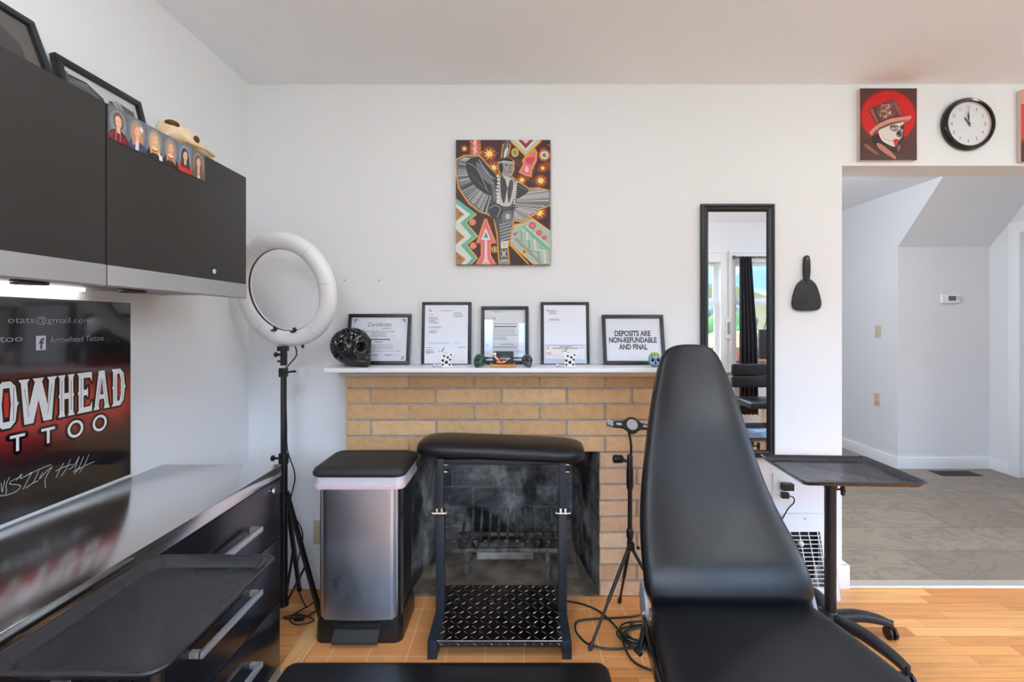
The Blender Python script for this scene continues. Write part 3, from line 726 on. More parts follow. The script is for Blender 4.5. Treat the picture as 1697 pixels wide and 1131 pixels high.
def d2(A):
    A.poly([(.03, .04), (.03, .95), (.97, .95), (.97, .04)], (218, 222, 222))
    A.poly([(.04, .05), (.05, .84), (.32, .86), (.5, .76), (.56, .05)], (66, 78, 88)); A.poly([(.05, .84), (.3, .87), (.5, .74), (.5, .79), (.3, .92), (.05, .90)], (34, 40, 46))
    A.circ((.12, .66), .02, (170, 196, 60), .03); A.rows(.2, .5, [.56, .5], .012, (150, 170, 180)); A.line([(.08, .8), (.3, .82), (.48, .7)], .003, (130, 146, 156))
    A.poly([(.6, .05), (.57, .80), (.70, .88), (.95, .84), (.96, .05)], (94, 80, 76)); A.poly([(.62, .84), (.74, .88), (.95, .40), (.84, .3)], (196, 182, 182)); A.line([(.7, .84), (.86, .4)], .004, (110, 96, 96)); A.line([(.76, .84), (.92, .4)], .004, (120, 104, 104))
    A.circ((.06, .9), .02, (180, 60, 60), .03)
leaning_frame_left(.95, 1.262, 2.083, -1.19, 'black frame with a dark portrait picture, leaning at the top left corner', d1)
leaning_frame_left(1.317, 1.620, 2.036, -1.235, 'black frame with a grey tattoo picture, leaning behind the school photos', d2)

# animal skull on the cabinet
def animal_skull():
    t = thing('animal_skull', 'tan animal skull lying on the wall cabinet behind the last school photos', 'skull', (-1.09, 1.56, 1.817))
    m = MB(); c = (-1.09, 0, 0)
    secs = []
    for y, z, a, b in ((1.452, 1.862, .006, .008), (1.456, 1.872, .020, .024), (1.470, 1.882, .030, .034), (1.492, 1.887, .034, .040), (1.515, 1.884, .040, .040), (1.545, 1.878, .050, .038), (1.575, 1.870, .046, .036), (1.605, 1.862, .038, .034), (1.64, 1.852, .034, .030), (1.675, 1.842, .028, .024), (1.70, 1.834, .016, .014), (1.707, 1.831, .004, .004)):
        secs.append(((-1.09, y, z), X_, Z_, a, b, 2.2))
    m.loft(secs, 32)
    for v in m.bm.verts:      # eye sockets pressed in
        for s in (-1, 1):
            d = (v.co-Vector((-1.09+s*.050, 1.553, 1.884))).length
            if d < .021: v.co.x -= s*.018*(1-d/.021)
    obj('cranium', m, M_bone, t)
    for s in (-1, 1):
        m = MB(); m.tube(catmull([(-1.09+s*.042, 1.50, 1.862), (-1.09+s*.058, 1.54, 1.858), (-1.09+s*.064, 1.58, 1.856), (-1.09+s*.048, 1.63, 1.858)], 6), .006, 8); obj('cheekbone', m, M_bone, t)
        m = MB(); m.ball((-1.09+s*.041, 1.553, 1.884), .0125, 2, (.6, 1, 1)); obj('eye_socket', m, mat('deep_brown_bone', (92, 56, 28), .7), t)
    m = MB(); m.ball((-1.074, 1.478, 1.903), .020, 2, (1.0, 1.15, .62)); obj('nasal_opening', m, mat('deep_brown_bone', (92, 56, 28), .7), t)
    m = MB(); m.prism([(1.47, 1.818), (1.475, 1.835), (1.54, 1.848), (1.6, 1.855), (1.63, 1.86), (1.635, 1.84), (1.6, 1.825), (1.53, 1.818)], 'X', -1.125, -1.055, .004); obj('jaw', m, M_bone, t)
    for k in range(6):
        m = MB(); m.ball((-1.055, 1.478+k*.011, 1.846), .0055, 1, (.7, .8, 1.2)); obj('tooth', m, M_bone, t)
animal_skull()

# ================================================================== POSTER
pt = thing('poster', 'glossy black and red tattoo studio poster behind the worktop', 'poster', (LX+.003, 1.15, WTZ+.002))
PY0, PY1, PZ0, PZ1 = .70, 1.60, WTZ+.002, 1.36
m = MB(); m.box(LX+.001, LX+.0045, PY0, PY1, PZ0, PZ1, .0006); obj('backing_board', m, M_whitep, pt)
bm = bmesh.new(); cl = bm.loops.layers.float_color.new('Col'); NX, NZ = 120, 80
b = .009
grid = [[bm.verts.new((LX+.0049, PY0+b+(PY1-PY0-2*b)*i/NX, PZ0+b+(PZ1-PZ0-2*b)*j/NZ)) for j in range(NZ+1)] for i in range(NX+1)]
def pc(v):
    y, z = v.co.y, v.co.z; dx = max(abs(y-1.15)-.40, 0)/.05; dz = (z-1.045)/.085
    k = math.exp(-(dx*dx+dz*dz)); g = .012+.01*max(0, (z-1.2))
    return (g+.58*k**1.5, g+.035*k**2, g*1.1+.035*k**2, 1)
for i in range(NX):
    for j in range(NZ):
        f = bm.faces.new((grid[i][j], grid[i+1][j], grid[i+1][j+1], grid[i][j+1]))
        for l in f.loops: l[cl] = pc(l.vert)
class _Q: pass
q = _Q(); q.bm = bm; po = obj('printed_sheet', q, M_poster, pt, auto=None)
A = Art((LX+.00495, 0, 0), Y_, Z_, 1, 1, None)
# western letters: strokes in a unit box, with slab serifs and mid spurs
WL = {
 'O': [[(.32, .0), (.10, .12), (.02, .45), (-.06, .5), (.02, .55), (.10, .88), (.32, 1), (.68, 1), (.90, .88), (.98, .55), (1.06, .5), (.98, .45), (.90, .12), (.68, 0)]],
 'H': [[(-.04, 0), (.42, 0), (.36, .08), (.36, .42), (.64, .42), (.64, .08), (.58, 0), (1.04, 0), (.94, .08), (.94, .44), (1.0, .5), (.94, .56), (.94, .92), (1.04, 1), (.58, 1), (.64, .92), (.64, .56), (.36, .56), (.36, .92), (.42, 1), (-.04, 1), (.06, .92), (.06, .56), (0, .5), (.06, .44), (.06, .08)]],
 'E': [[(-.04, 0), (.98, 0), (.98, .26), (.86, .14), (.40, .13), (.40, .43), (.62, .43), (.70, .36), (.70, .64), (.62, .57), (.40, .57), (.40, .87), (.86, .86), (.98, .74), (.98, 1), (-.04, 1), (.07, .92), (.07, .56), (0, .5), (.07, .44), (.07, .08)]],
 'A': [[(-.10, 0), (.32, 0), (.27, .08), (.32, .26), (.66, .26), (.70, .08), (.64, 0), (1.10, 0), (1.0, .08), (.70, 1), (.28, 1), (-.02, .08)]],
 'D': [[(-.04, 0), (.62, 0), (.90, .14), (.98, .45), (1.06, .5), (.98, .55), (.90, .86), (.62, 1), (-.04, 1), (.07, .92), (.07, .56), (0, .5), (.07, .44), (.07, .08)]],
 'W': [[(.12, 0), (.36, 0), (.50, .50), (.64, 0), (.88, 0), (.97, .92), (1.04, 1), (.74, 1), (.80, .92), (.76, .36), (.60, .92), (.66, 1), (.34, 1), (.40, .92), (.24, .36), (.20, .92), (.26, 1), (-.04, 1), (.03, .92)]],
 'R': [[(-.04, 0), (.42, 0), (.36, .08), (.36, .42), (.44, .42), (.62, .08), (.58, 0), (1.06, 0), (.98, .08), (.78, .46), (.96, .62), (.96, .84), (.74, 1), (-.04, 1), (.07, .92), (.07, .56), (0, .5), (.07, .44), (.07, .08)]],
}
HOLE = {'O': [[(.36, .14), (.30, .5), (.36, .86), (.64, .86), (.70, .5), (.64, .14)]], 'A': [[(.37, .38), (.50, .80), (.62, .38)]], 'D': [[(.38, .13), (.38, .87), (.56, .87), (.66, .70), (.66, .30), (.56, .13)]], 'R': [[(.36, .57), (.36, .86), (.62, .86), (.68, .72), (.62, .57)]]}
LET = [('A', .985, 1.04), ('R', 1.05, 1.105), ('R', 1.115, 1.168), ('O', 1.176, 1.231), ('W', 1.236, 1.333), ('H', 1.341, 1.388), ('E', 1.399, 1.447), ('A', 1.456, 1.505), ('D', 1.518, 1.568)]
ZB, ZT = 1.016, 1.135
def grow(P, d):
    c = (sum(p[0] for p in P)/len(P), sum(p[1] for p in P)/len(P)); return P
for ps in (0, 1, 2, 3):
    for ch, a, bq in LET:
        f = lambda p: (a+(bq-a)*p[0], ZB+(ZT-ZB)*p[1])
        if ps == 0:
            for P in WL[ch]:
                R = [f(p) for p in P]; A.line(R+[R[0]], .014, (14, 12, 14))
                for p in R: A.circ(p, .007, (14, 12, 14), n=8)
        elif ps == 1:
            for P in WL[ch]: A.raw([f(p) for p in P], (246, 246, 248))
        elif ps == 2:
            for P in HOLE.get(ch, []): A.raw([f(p) for p in P], (20, 14, 16))
        else:
            for P in HOLE.get(ch, []):
                c = (sum(p[0] for p in P)/len(P), sum(p[1] for p in P)/len(P)); A.raw([f((c[0]+(p[0]-c[0])*.55, c[1]+(p[1]-c[1])*.72)) for p in P], (206, 40, 44))
            xs_ = {'O': (.2, .82), 'H': (.20, .80), 'E': (.23,), 'D': (.22, .80), 'R': (.22,), 'W': (.14, .86), 'A': (.20, .80)}[ch]
            for x in xs_:
                sl = {'W': .10, 'A': .22}.get(ch, 0)*(1 if x < .5 else -1)
                if ch == 'W': A.line([f((x-.02*(1 if x<.5 else -1), .8)), f((x+sl, .16))], .0012, (40, 34, 40))
                elif ch == 'A': A.line([f((x-.06*(1 if x<.5 else -1), .12)), f((x+sl-.0, .8))], .0012, (40, 34, 40))
                else: A.line([f((x, .14)), f((x, .86))], .0014, (40, 34, 40))
for ch, y, w in (('T', 1.068, .037), ('A', 1.149, .04), ('T', 1.2305, .037), ('T', 1.311, .038), ('O', 1.392, .042), ('O', 1.473, .042)):
    z0, z1 = .952, .995
    if ch == 'T':
        S = [[(y-w/2, z1-.004), (y+w/2, z1-.004)], [(y, z1-.004), (y, z0)]]
    elif ch == 'A': S = [[(y-w/2, z0), (y, z1), (y+w/2, z0)], [(y-w/4, z0+.014), (y+w/4, z0+.014)]]
    else: S = [[(y+w/2*math.cos(k*PI/12), (z0+z1)/2+(z1-z0)/2*math.sin(k*PI/12)) for k in range(25)]]
    for s_ in S:
        A.line(s_, .021, (16, 12, 14))
        for p in (s_[0], s_[-1]): A.circ(p, .0105, (16, 12, 14), n=10)
    for s_ in S: A.line(s_, .0075, (248, 248, 250))
g1 = (150, 152, 162)
def wp_(x, y):      # photo position on the left wall -> (Y, z)
    Yw = F*1.3/(CX-x); return (Yw, H-(y-CY)*Yw/F)
SG = [[(-14, 470), (-6, 560), (4, 575), (30, 430)], [(95, 395), (50, 490), (55, 560), (45, 610)], [(240, 385), (170, 420), (110, 450), (100, 485), (180, 490), (238, 510), (200, 560), (120, 605), (0, 635), (-40, 620)], [(178, 440), (250, 355), (232, 412), (262, 402), (385, 330)], [(385, 330), (330, 430), (268, 552)], [(262, 402), (400, 330), (540, 268), (630, 235)], [(470, 312), (430, 400), (392, 478)], [(300, 535), (380, 480), (462, 440)], [(520, 335), (475, 420), (560, 330), (640, 262), (590, 340), (550, 430), (555, 530)],
      [(790, 215), (740, 300), (690, 400)], [(875, 165), (820, 290), (755, 385)], [(685, 318), (760, 280), (850, 245), (910, 232)], [(850, 300), (920, 250), (990, 128), (960, 210), (935, 310)], [(905, 330), (960, 300), (1000, 268)], [(1045, 128), (985, 270), (920, 362)], [(1112, 105), (1060, 230), (990, 340)], [(940, 318), (1060, 250), (1185, 195)]]
for q_ in SG: A.line([wp_(x/7.7136, 740+y/7.7136) for x, y in q_], .0016, (200, 200, 202), 4)
A.text('otats@gmail.com', 1.442, 1.284, .0165, g1, 'R', width=.235)
A.text('tattoo', 1.243, 1.236, .0165, g1, 'R', width=.10)
A.raw([(1.277, 1.210), (1.304, 1.210), (1.304, 1.249), (1.277, 1.249)], (206, 208, 216)); A.text('f', 1.293, 1.214, .028, (28, 28, 34), bold=.03)
A.text('Arrowhead Tattoo', 1.314, 1.229, .0165, g1, 'L', width=.172)
A.done('lettering', M_poster, pt, 'white and grey lettering')

# ================================================================== LEFT TRAY ON STAND
def tray(name, x0, x1, y0, y1, z, rim, mx=None, r=.03, holes=()):
    """shallow tray with flared rim"""
    m = MB()
    if mx is not None: m.mx = mx
    def rr(ins, zz, k=6):
        P = []
        for cx, cy, a0 in ((x1-ins-r, y1-ins-r, 0), (x0+ins+r, y1-ins-r, 90), (x0+ins+r, y0+ins+r, 180), (x1-ins-r, y0+ins+r, 270)):
            for i in range(k+1):
                a = math.radians(a0+90*i/k); P.append((cx+r*math.cos(a), cy+r*math.sin(a), zz))
        return P
    L = [rr(.026, z+.0015), rr(.020, z+.003), rr(.008, z+rim-.001), rr(.003, z+rim+.0015), rr(.0, z+rim+.001), rr(-.001, z+rim-.003), rr(.004, z+rim-.004), rr(.017, z), rr(.024, z-.002)]
    R = [[m.bm.verts.new(m.mx @ Vector(p)) for p in q] for q in L]; n = len(L[0])
    for a, b_ in zip(R, R[1:]):
        for k in range(n):
            f = m.bm.faces.new((a[k], a[(k+1) % n], b_[(k+1) % n], b_[k])); f.smooth = True
    m.bm.faces.new(R[0]); m.bm.faces.new(list(reversed(R[-1])))
    return m
tl = thing('instrument_tray', 'large dark tray at the lower left in front of the drawers', 'tray', (-.70, .92, 0))
obj('tray_top', tray('t', -.846, -.553, .731, 1.106, .722, .022), M_tray, tl)
m = MB(); m.box(-.79, -.61, .84, 1.0, .700, .7195, .003); m.cyl((-.70, .92, .35), (-.70, .92, .70), .013); obj('support', m, M_black, tl)
m = MB(); m.cyl((-.70, .92, .06), (-.70, .92, .40), .019); obj('pole', m, M_black, tl)
for k in range(4):
    a = PI/4+k*PI/2; c, s = math.cos(a), math.sin(a)
    m = MB(); m.bar((-.70, .92, .07), (-.70+.13*c, .92+.13*s, .055), .03, .02, bev=.004); lg = obj('leg', m, M_black, tl)
    m = MB(); m.cyl((-.70+.13*c-.01, .92+.13*s, .0225), (-.70+.13*c+.01, .92+.13*s, .0225), .0225); obj('caster', m, M_plast, lg)

# ================================================================== RING LIGHT
rl = thing('ring_light', 'large white ring light on a black tripod in the left corner', 'ring light', (-1.032, 2.10, 0))
RCX, RCY, RCZ = px(470, 482, 2.06).x, 2.06, px(470, 482, 2.06).z
tilt = Matrix.Translation((RCX, RCY, RCZ)) @ Matrix.Rotation(math.radians(12), 4, 'X') @ Matrix.Rotation(math.radians(-14), 4, 'Z')
m = MB(); m.mx = tilt; R0, R1 = .180, .249; prof = []
ring = []
def rprof(c):
    out = []
    for r, y in c: out.append((r, y))
    return out
def ringloft(prof, n=80):
    rings = []
    for k in range(n):
        a = 2*PI*k/n; rings.append([m.bm.verts.new(m.mx @ Vector((r*math.cos(a), y, r*math.sin(a)))) for r, y in prof])
    for k in range(n):
        A_, B_ = rings[k], rings[(k+1) % n]
        for i in range(len(prof)):
            j = (i+1) % len(prof); f = m.bm.faces.new((A_[i], A_[j], B_[j], B_[i])); f.smooth = True
ringloft([(R0, .006), (R0, -.006), (R0+.006, -.016), (R0+.02, -.023), ((R0+R1)/2, -.026), (R1-.02, -.023), (R1-.006, -.016), (R1, -.006), (R1, .006)])
obj('diffuser_cover', m, mat('translucent_white_plastic', (240, 241, 244), .35), rl)
m = MB(); m.mx = tilt; ringloft([(R0-.001, .006), (R0-.001, .018), (R0+.01, .022), (R1-.01, .022), (R1+.001, .018), (R1+.001, .006)]); obj('back_shell', m, M_whitep, rl)
m = MB(); m.mx = tilt; ringloft([(R0-.0022, -.001), (R0-.0022, .008), (R0-.0005, .008), (R0-.0005, -.001)]); obj('inner_trim', m, M_plast, rl)
for k in (10, 50, 128, 232, 310):
    a = math.radians(k); m = MB(); m.mx = tilt
    P = [Vector(((R0+(R1-R0)*i/12)*math.cos(a), -.0262+.020*abs(i/6-1)**2.6, (R0+(R1-R0)*i/12)*math.sin(a))) for i in range(13)]
    m.tube(P, .0008, 6); obj('cover_seam', m, mat('seam_grey', (190, 191, 196), .5), rl)
for sx in (-.055, .045):
    m = MB(); m.mx = tilt; m.box(sx-.009, sx+.009, -.03, .012, -R0+.002, -R0+.008, .001); m.ball((sx, -.012, -R0+.014), .008, 2); obj('phone_mount', m, M_plast, rl)
m = MB(); m.mx = tilt; m.cyl((.065, .005, -R1-.004), (.065, .005, -R1+.01), .006); obj('power_socket', m, M_plast, rl)
PX, PYY = px(470, 600, 2.10).x, 2.10
zz = lambda y: px(470, y, 2.10).z
m = MB(); m.box(PX-.02, PX+.02, PYY-.02, PYY+.012, zz(582), zz(574), .002); m.box(PX-.010, PX+.012, PYY-.012, PYY+.012, zz(606), zz(580), .003); m.cyl((PX-.03, PYY-.004, zz(588)), (PX, PYY-.004, zz(588)), .006); m.ball((PX-.032, PYY-.004, zz(588)), .012, 2, (.7, 1, 1)); m.cyl((PX-.024, PYY-.004, zz(599)), (PX, PYY-.004, zz(599)), .0045); obj('tilt_bracket', m, M_plast, rl)
m = MB(); m.cyl((PX, PYY, zz(615)), (PX, PYY, zz(604)), .008); obj('spigot', m, M_chrome, rl)
m = MB(); m.box(PX-.015, PX+.015, PYY-.017, PYY+.014, zz(625), zz(610), .003); m.cyl((PX, PYY, zz(618)), (PX+.045, PYY, zz(616)), .004); m.ball((PX+.047, PYY, zz(616)), .008, 2, (1.4, .7, .7)); obj('clamp', m, M_plast, rl)
m = MB(); m.cyl((PX, PYY, zz(770)), (PX, PYY, zz(622)), .0125); obj('upper_pole', m, M_black, rl)
m = MB(); m.cyl((PX, PYY, .04), (PX, PYY, zz(752)), .0165); m.cyl((PX, PYY, zz(768)), (PX, PYY, zz(752)), .021); obj('lower_pole', m, M_black, rl)
m = MB(); m.cyl((PX-.045, PYY, zz(760)), (PX, PYY, zz(760)), .005); m.lathe([(.008, 0), (.013, .003), (.013, .012), (.008, .015)], (PX-.055, PYY, zz(760)), 'X', 12); obj('knob', m, M_plast, rl)
m = MB(); m.cyl((PX, PYY, zz(829)), (PX, PYY, zz(815)), .024); m.box(PX-.03, PX+.03, PYY-.008, PYY+.008, zz(827), zz(818), .002); obj('leg_collar', m, M_plast, rl)
m = MB(); m.cyl((PX, PYY, .035), (PX, PYY, .065), .022); obj('lower_collar', m, M_plast, rl)
for ang, ln in ((-22, .22), (92, .16), (205, .20)):
    c, s = math.cos(math.radians(ang)), math.sin(math.radians(ang)); zt = zz(822)
    if ang == 92: ln = .165
    e = Vector((PX+ln*c*1.0, PYY+ln*s, .012)); p = Vector((PX+.024*c, PYY+.024*s, zt))
    m = MB(); m.bar(p, e, .014, .02, bev=.002); L_ = obj('leg', m, M_black, rl)
    m = MB(); m.ball((e.x, e.y, .012), .012, 2); obj('rubber_foot', m, M_plast, L_)
    q = p.lerp(e, .55); m = MB(); m.bar((PX+.018*c, PYY+.018*s, .05), q, .010, .006); obj('brace', m, M_black, L_)
m = MB(); m.tube(catmull([(PX+.066, PYY-.03, zz(574)), (PX+.06, PYY-.01, zz(590)), (PX+.02, PYY-.02, zz(612)), (PX+.017, PYY-.019, zz(640)), (PX+.02, PYY-.015, zz(700)), (PX+.022, PYY-.01, zz(745)), (PX+.05, PYY, zz(790)), (PX+.03, PYY, zz(840)), (PX+.075, PYY+.02, zz(890)), (PX+.04, PYY+.03, zz(960)), (PX+.08, PYY+.04, .006), (PX+.14, PYY+.03, .006), (PX+.12, PYY-.03, .006), (PX+.06, PYY-.05, .006), (PX+.02, PYY-.04, .006), (PX+.08, PYY-.02, .006), (PX+.16, PYY-.06, .006), (PX+.10, PYY-.09, .006), (PX+.05, PYY-.04, .006), (PX+.10, PYY+.06, .007), (PX+.14, PYY+.10, .03), (PX+.11, PYY+.17, .16), (PX+.14, PYY+.185, .235)], 8), .0028, 8)
obj('power_cord', m, M_bcord, rl)
m = MB(); m.box(PX+.075, PX+.115, PYY-.065, PYY-.045, .003, .018, .003); obj('inline_switch', m, M_plast, rl)

def outlet(name, x0, x1, z0, z1, label, plane='Y', d=WY, m_=M_whitep, cat='outlet', kind='duplex'):
    """wall plate; plane Y faces the camera, plane X faces left"""
    if plane == 'Y': mx = Matrix.Translation(((x0+x1)/2, d, (z0+z1)/2)) @ Matrix.Rotation(PI, 4, 'Z') @ Matrix.Rotation(PI, 4, 'Z')
    else: mx = Matrix.Translation((d, (x0+x1)/2, (z0+z1)/2)) @ Matrix.Rotation(-PI/2, 4, 'Z')
    w, h = (x1-x0)/2, (z1-z0)/2
    t = thing(name, label, cat, mx.to_translation()-Vector((0, 0, h)))
    m = MB(); m.mx = mx; m.box(-w, w, -.006, -.0003, -h, h, .002); obj('wall_plate', m, m_, t)
    if kind == 'duplex':
        for zc in (-.022, .022):
            m = MB(); m.mx = mx; m.box(-.0165, .0165, -.009, -.004, zc-.014, zc+.014, .004); r_ = obj('socket', m, m_, t)
            m = MB(); m.mx = mx
            for sx in (-.006, .006): m.box(sx-.001, sx+.001, -.0094, -.0088, zc-.003, zc+.006)
            m.box(-.002, .002, -.0094, -.0088, zc-.010, zc-.006); obj('slots', m, M_plastm, r_)
    else:
        m = MB(); m.mx = mx; m.box(-.009, .009, -.009, -.004, -.03, .03, .001); obj('rocker', m, m_, t)
        m = MB(); m.mx = mx; m.box(-.005, .005, -.015, -.008, -.012, .004, .001); obj('toggle', m, m_, t)
    return t
M_beige = mat('beige_plastic', (206, 190, 160), .45)
outlet('wall_outlet', -.985, -.905, .213, .329, 'beige outlet on the wall behind the ring light tripod', m_=M_beige)
m = MB(); m.box(PX+.12, PX+.16, WY-.035, WY-.0095, .272, .312, .004); quick('power_adapter', m, M_plast, 'black plug adapter in the beige outlet behind the tripod', 'adapter')

# ================================================================== PEDAL BIN
bn = thing('pedal_bin', 'stainless steel pedal bin with black lid and base beside the fireplace', 'trash can', (-.6365, 2.02, 0))
bx0, bx1, by0, by1 = -.805, -.468, 1.905, 2.155
def rrect(x0, x1, y0, y1, r, k=8):
    P = []
    for cx, cy, a0 in ((x1-r, y1-r, 0), (x0+r, y1-r, 90), (x0+r, y0+r, 180), (x1-r, y0+r, 270)):
        for i in range(k+1):
            a = math.radians(a0+90*i/k); P.append((cx+r*math.cos(a), cy+r*math.sin(a)))
    return P
def stack(levels, k=8):
    """levels: x0,x1,y0,y1,r,z -> rounded-rectangle loft"""
    m = MB(); R = [[m.bm.verts.new((x, y, z)) for x, y in rrect(x0, x1, y0, y1, r, k)] for x0, x1, y0, y1, r, z in levels]
    for a, b_ in zip(R, R[1:]):
        n_ = len(a)
        for i in range(n_):
            f = m.bm.faces.new((a[i], a[(i+1) % n_], b_[(i+1) % n_], b_[i])); f.smooth = True
    m.bm.faces.new(list(reversed(R[0]))); m.bm.faces.new(R[-1]); return m
def ins(d, z, r): return (bx0+d, bx1-d, by0+d, by1-d, r, z)
m = MB()
# steel front shell (bowed front, wraps the corners)
def shell(out, z0, z1):
    P = []
    for i in range(33):
        t = i/32; x = bx0+.0+(bx1-bx0)*t; 
        e = min(t, 1-t)*(bx1-bx0); y = by0-.0+ (.035*(1-min(1, e/.035))**2 if e < .035 else 0)-.010*math.sin(PI*t)
        P.append((x, y))
    return P
P = [(bx0+.0, by0+.09)]+shell(0, 0, 0)+[(bx1, by0+.05)]
m.prism(P, 'Z', .095, .640, smooth=True); obj('steel_body', m, M_steel, bn)
m = stack([ins(.004, .09, .03), ins(.004, .640, .03)]); 
for v in m.bm.verts: v.co.y = max(v.co.y, by0+.012)
obj('rear_body', m, M_plast, bn)
m = stack([ins(-.006, .0, .035), ins(-.008, .01, .035), ins(-.006, .07, .035), ins(-.001, .100, .034), ins(.004, .102, .03)])
obj('base', m, M_plast, bn)
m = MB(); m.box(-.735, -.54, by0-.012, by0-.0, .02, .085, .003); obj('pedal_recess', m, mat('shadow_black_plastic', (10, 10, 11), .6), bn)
m = MB(); m.prism([(by0-.045, .022), (by0-.048, .034), (by0-.01, .062), (by0-.005, .05)], 'X', -.728, -.548, .002)
for k in range(14): m.box(-.722+k*.0127, -.716+k*.0127, by0-.045, by0-.012, .0345, .037)
obj('pedal', m, M_rubber, bn, 'ribbed black foot pedal')
m = stack([ins(-.011, .618, .037), ins(-.0155, .626, .038), ins(-.014, .650, .038), ins(-.017, .668, .04)])
for v in m.bm.verts:
    if v.co.z < .645: v.co.z += .006*noise.noise(v.co*14); v.co += Vector((1, 1, 0))*.003*noise.noise(v.co*40)
obj('bin_liner', m, M_bag, bn, 'white liner folded over the rim')
m = stack([ins(-.014, .668, .04), ins(-.020, .674, .042), ins(-.021, .684, .042), ins(-.014, .698, .04), ins(.0, .706, .036), ins(.018, .709, .03), ins(.024, .7065, .028), ins(.05, .7085, .02)])
obj('lid', m, M_plastm, bn)

m = stack([ins(-.0165, .620, .038), ins(-.0175, .628, .038), ins(-.0172, .636, .038)])
for v in m.bm.verts: v.co.z += .004*noise.noise(v.co*11)
obj('drawstring_band', m, mat('pale_pink_film', (226, 200, 204), .4), bn, 'pale pink drawstring band of the liner')
# ================================================================== BLACK MAT
m = stack([(-.855, .334, 1.15, 1.776, .035, .003), (-.857, .336, 1.148, 1.778, .035, .006), (-.850, .329, 1.155, 1.771, .035, .016), (-.842, .321, 1.163, 1.763, .03, .018)])
for v in m.bm.verts: v.co.z += .006*math.exp(-((v.co.x+.47)/.03)**2)*(1 if v.co.z > .01 else 0)
quick('floor_mat', m, mat('black_foam_vinyl', (20, 20, 21), .42, bump=(160, .12)), 'black anti-fatigue mat on the floor in front of the hearth', 'mat')

# ================================================================== ARM REST STAND WITH DIAMOND PLATE
st = thing('footrest_stand', 'black padded rest on two square posts with diamond-plate step before the fireplace', 'rest stand', (-.067, 2.0, 0))
for x0, lb in ((-.342, 0), (.172, 1)):
    m = MB(); m.box(x0, x0+.036, 1.806, 2.19, .0, .072, .002); obj('foot_rail', m, M_tube, st)
    xx = x0+.001; m = MB(); m.box(xx, xx+.036, 1.985, 2.021, .072, .495, .002); pst = obj('lower_post', m, M_tube, st)
    m = MB(); m.box(xx+.005, xx+.031, 1.990, 2.016, .48, .713, .0015); obj('upper_post', m, M_tube, st)
    m = MB(); zc = .490; m.cyl((xx-.012, 1.977, zc), (xx+.048, 1.977, zc), .0045); m.cyl((xx-.014, 1.977, zc), (xx-.010, 1.977, zc), .008, 6); m.cyl((xx+.045, 1.977, zc), (xx+.049, 1.977, zc), .008, 6)
    m.box(xx+.004, xx+.012, 1.972, 1.99, zc-.002, zc+.022); m.box(xx+.024, xx+.032, 1.972, 1.99, zc-.002, zc+.022); obj('clamp_bolt', m, M_chrome, pst)
    for zb in (.685, .655):
        m = MB(); s_ = -1 if x0 > 0 else 1; m.cyl((xx+.018, 2.003, zb), (xx+.018+.034, 2.003, zb), .003); m.cyl((xx+.047, 2.003, zb), (xx+.053, 2.003, zb), .006, 6); obj('side_bolt', m, M_chrome, pst)
m = MB(); m.box(-.31, .176, 1.985, 2.02, .69, .712, .002); obj('cross_rail', m, M_tube, st)
m = MB(); m.box(-.305, .171, 1.808, 2.19, .066, .0735); m.box(-.305, .171, 1.806, 1.809, .050, .0735)
pl = obj('diamond_plate', m, M_plate, st, 'steel diamond-plate step')
m = MB(); k = 0
NXT, NYT = 16, 12
for i in range(NXT):
    for j in range(NYT):
        x = -.292+i*.0305; y = 1.825+j*.0322
        if y > 2.18: continue
        a = PI/4 if (i+j) % 2 else -PI/4
        old = m.mx; m.mx = Matrix.Translation((x, y, .0735)) @ Matrix.Rotation(a, 4, 'Z'); m.loft([((-.0155, 0, 0), Y_, Z_, .0004, .0003, 2), ((-.008, 0, 0), Y_, Z_, .0032, .0020, 2), ((0, 0, 0), Y_, Z_, .0036, .0026, 2), ((.008, 0, 0), Y_, Z_, .0032, .0020, 2), ((.0155, 0, 0), Y_, Z_, .0004, .0003, 2)], 8); m.mx = old
for i in range(15):
    x = -.29+i*.032; a = PI/4 if i % 2 else -PI/4
    old = m.mx; m.mx = Matrix.Translation((x, 1.806, .060)) @ Matrix.Rotation(PI/2, 4, 'X') @ Matrix.Rotation(a, 4, 'Z'); m.loft([((-.008, 0, 0), Y_, Z_, .0004, .0003, 2), ((0, 0, 0), Y_, Z_, .003, .0018, 2), ((.008, 0, 0), Y_, Z_, .0004, .0003, 2)], 8); m.mx = old
obj('raised_tread', m, mat('worn_bright_steel', (168, 160, 150), .25, 1.), pl, 'worn bright raised lozenges')
m = MB(); m.cyl((-.305, 1.8065, .0735), (.171, 1.8065, .0735), .0014, 8); obj('front_edge', m, mat('worn_bright_steel', (168, 160, 150), .25, 1.), pl, 'bright worn front edge')  # thin bright rod imitates the highlight along the front lip
# cushion: long rounded pad, slightly rolled
cz = .745; RM = Matrix.Translation((-.067, 2.055, cz)) @ Matrix.Rotation(math.radians(1.6), 4, 'Y') @ Matrix.Rotation(math.radians(-3), 4, 'Z')
m = MB(); m.mx = RM; secs = []
for x, sc in ((-.352, .03), (-.350, .25), (-.345, .42), (-.335, .60), (-.318, .77), (-.295, .90), (-.26, .98), (-.2, 1), (.0, 1.0), (.2, 1), (.26, .98), (.295, .90), (.318, .77), (.335, .60), (.345, .42), (.350, .25), (.352, .03)):
    secs.append(((x, 0, 0), Y_, Z_, .128*(.50+.50*sc), .034*(.45+.55*sc) if sc > .1 else .01, 3.2))
m.loft(secs, 48)
for v in m.bm.verts:
    lp = RM.inverted() @ v.co
    if lp.z > 0: lp.z += .010*(1-(lp.y/.13)**2)*(1-(lp.x/.36)**4); v.co = RM @ lp
cu = obj('cushion', m, M_leather, st, 'black vinyl cushion', auto=None)


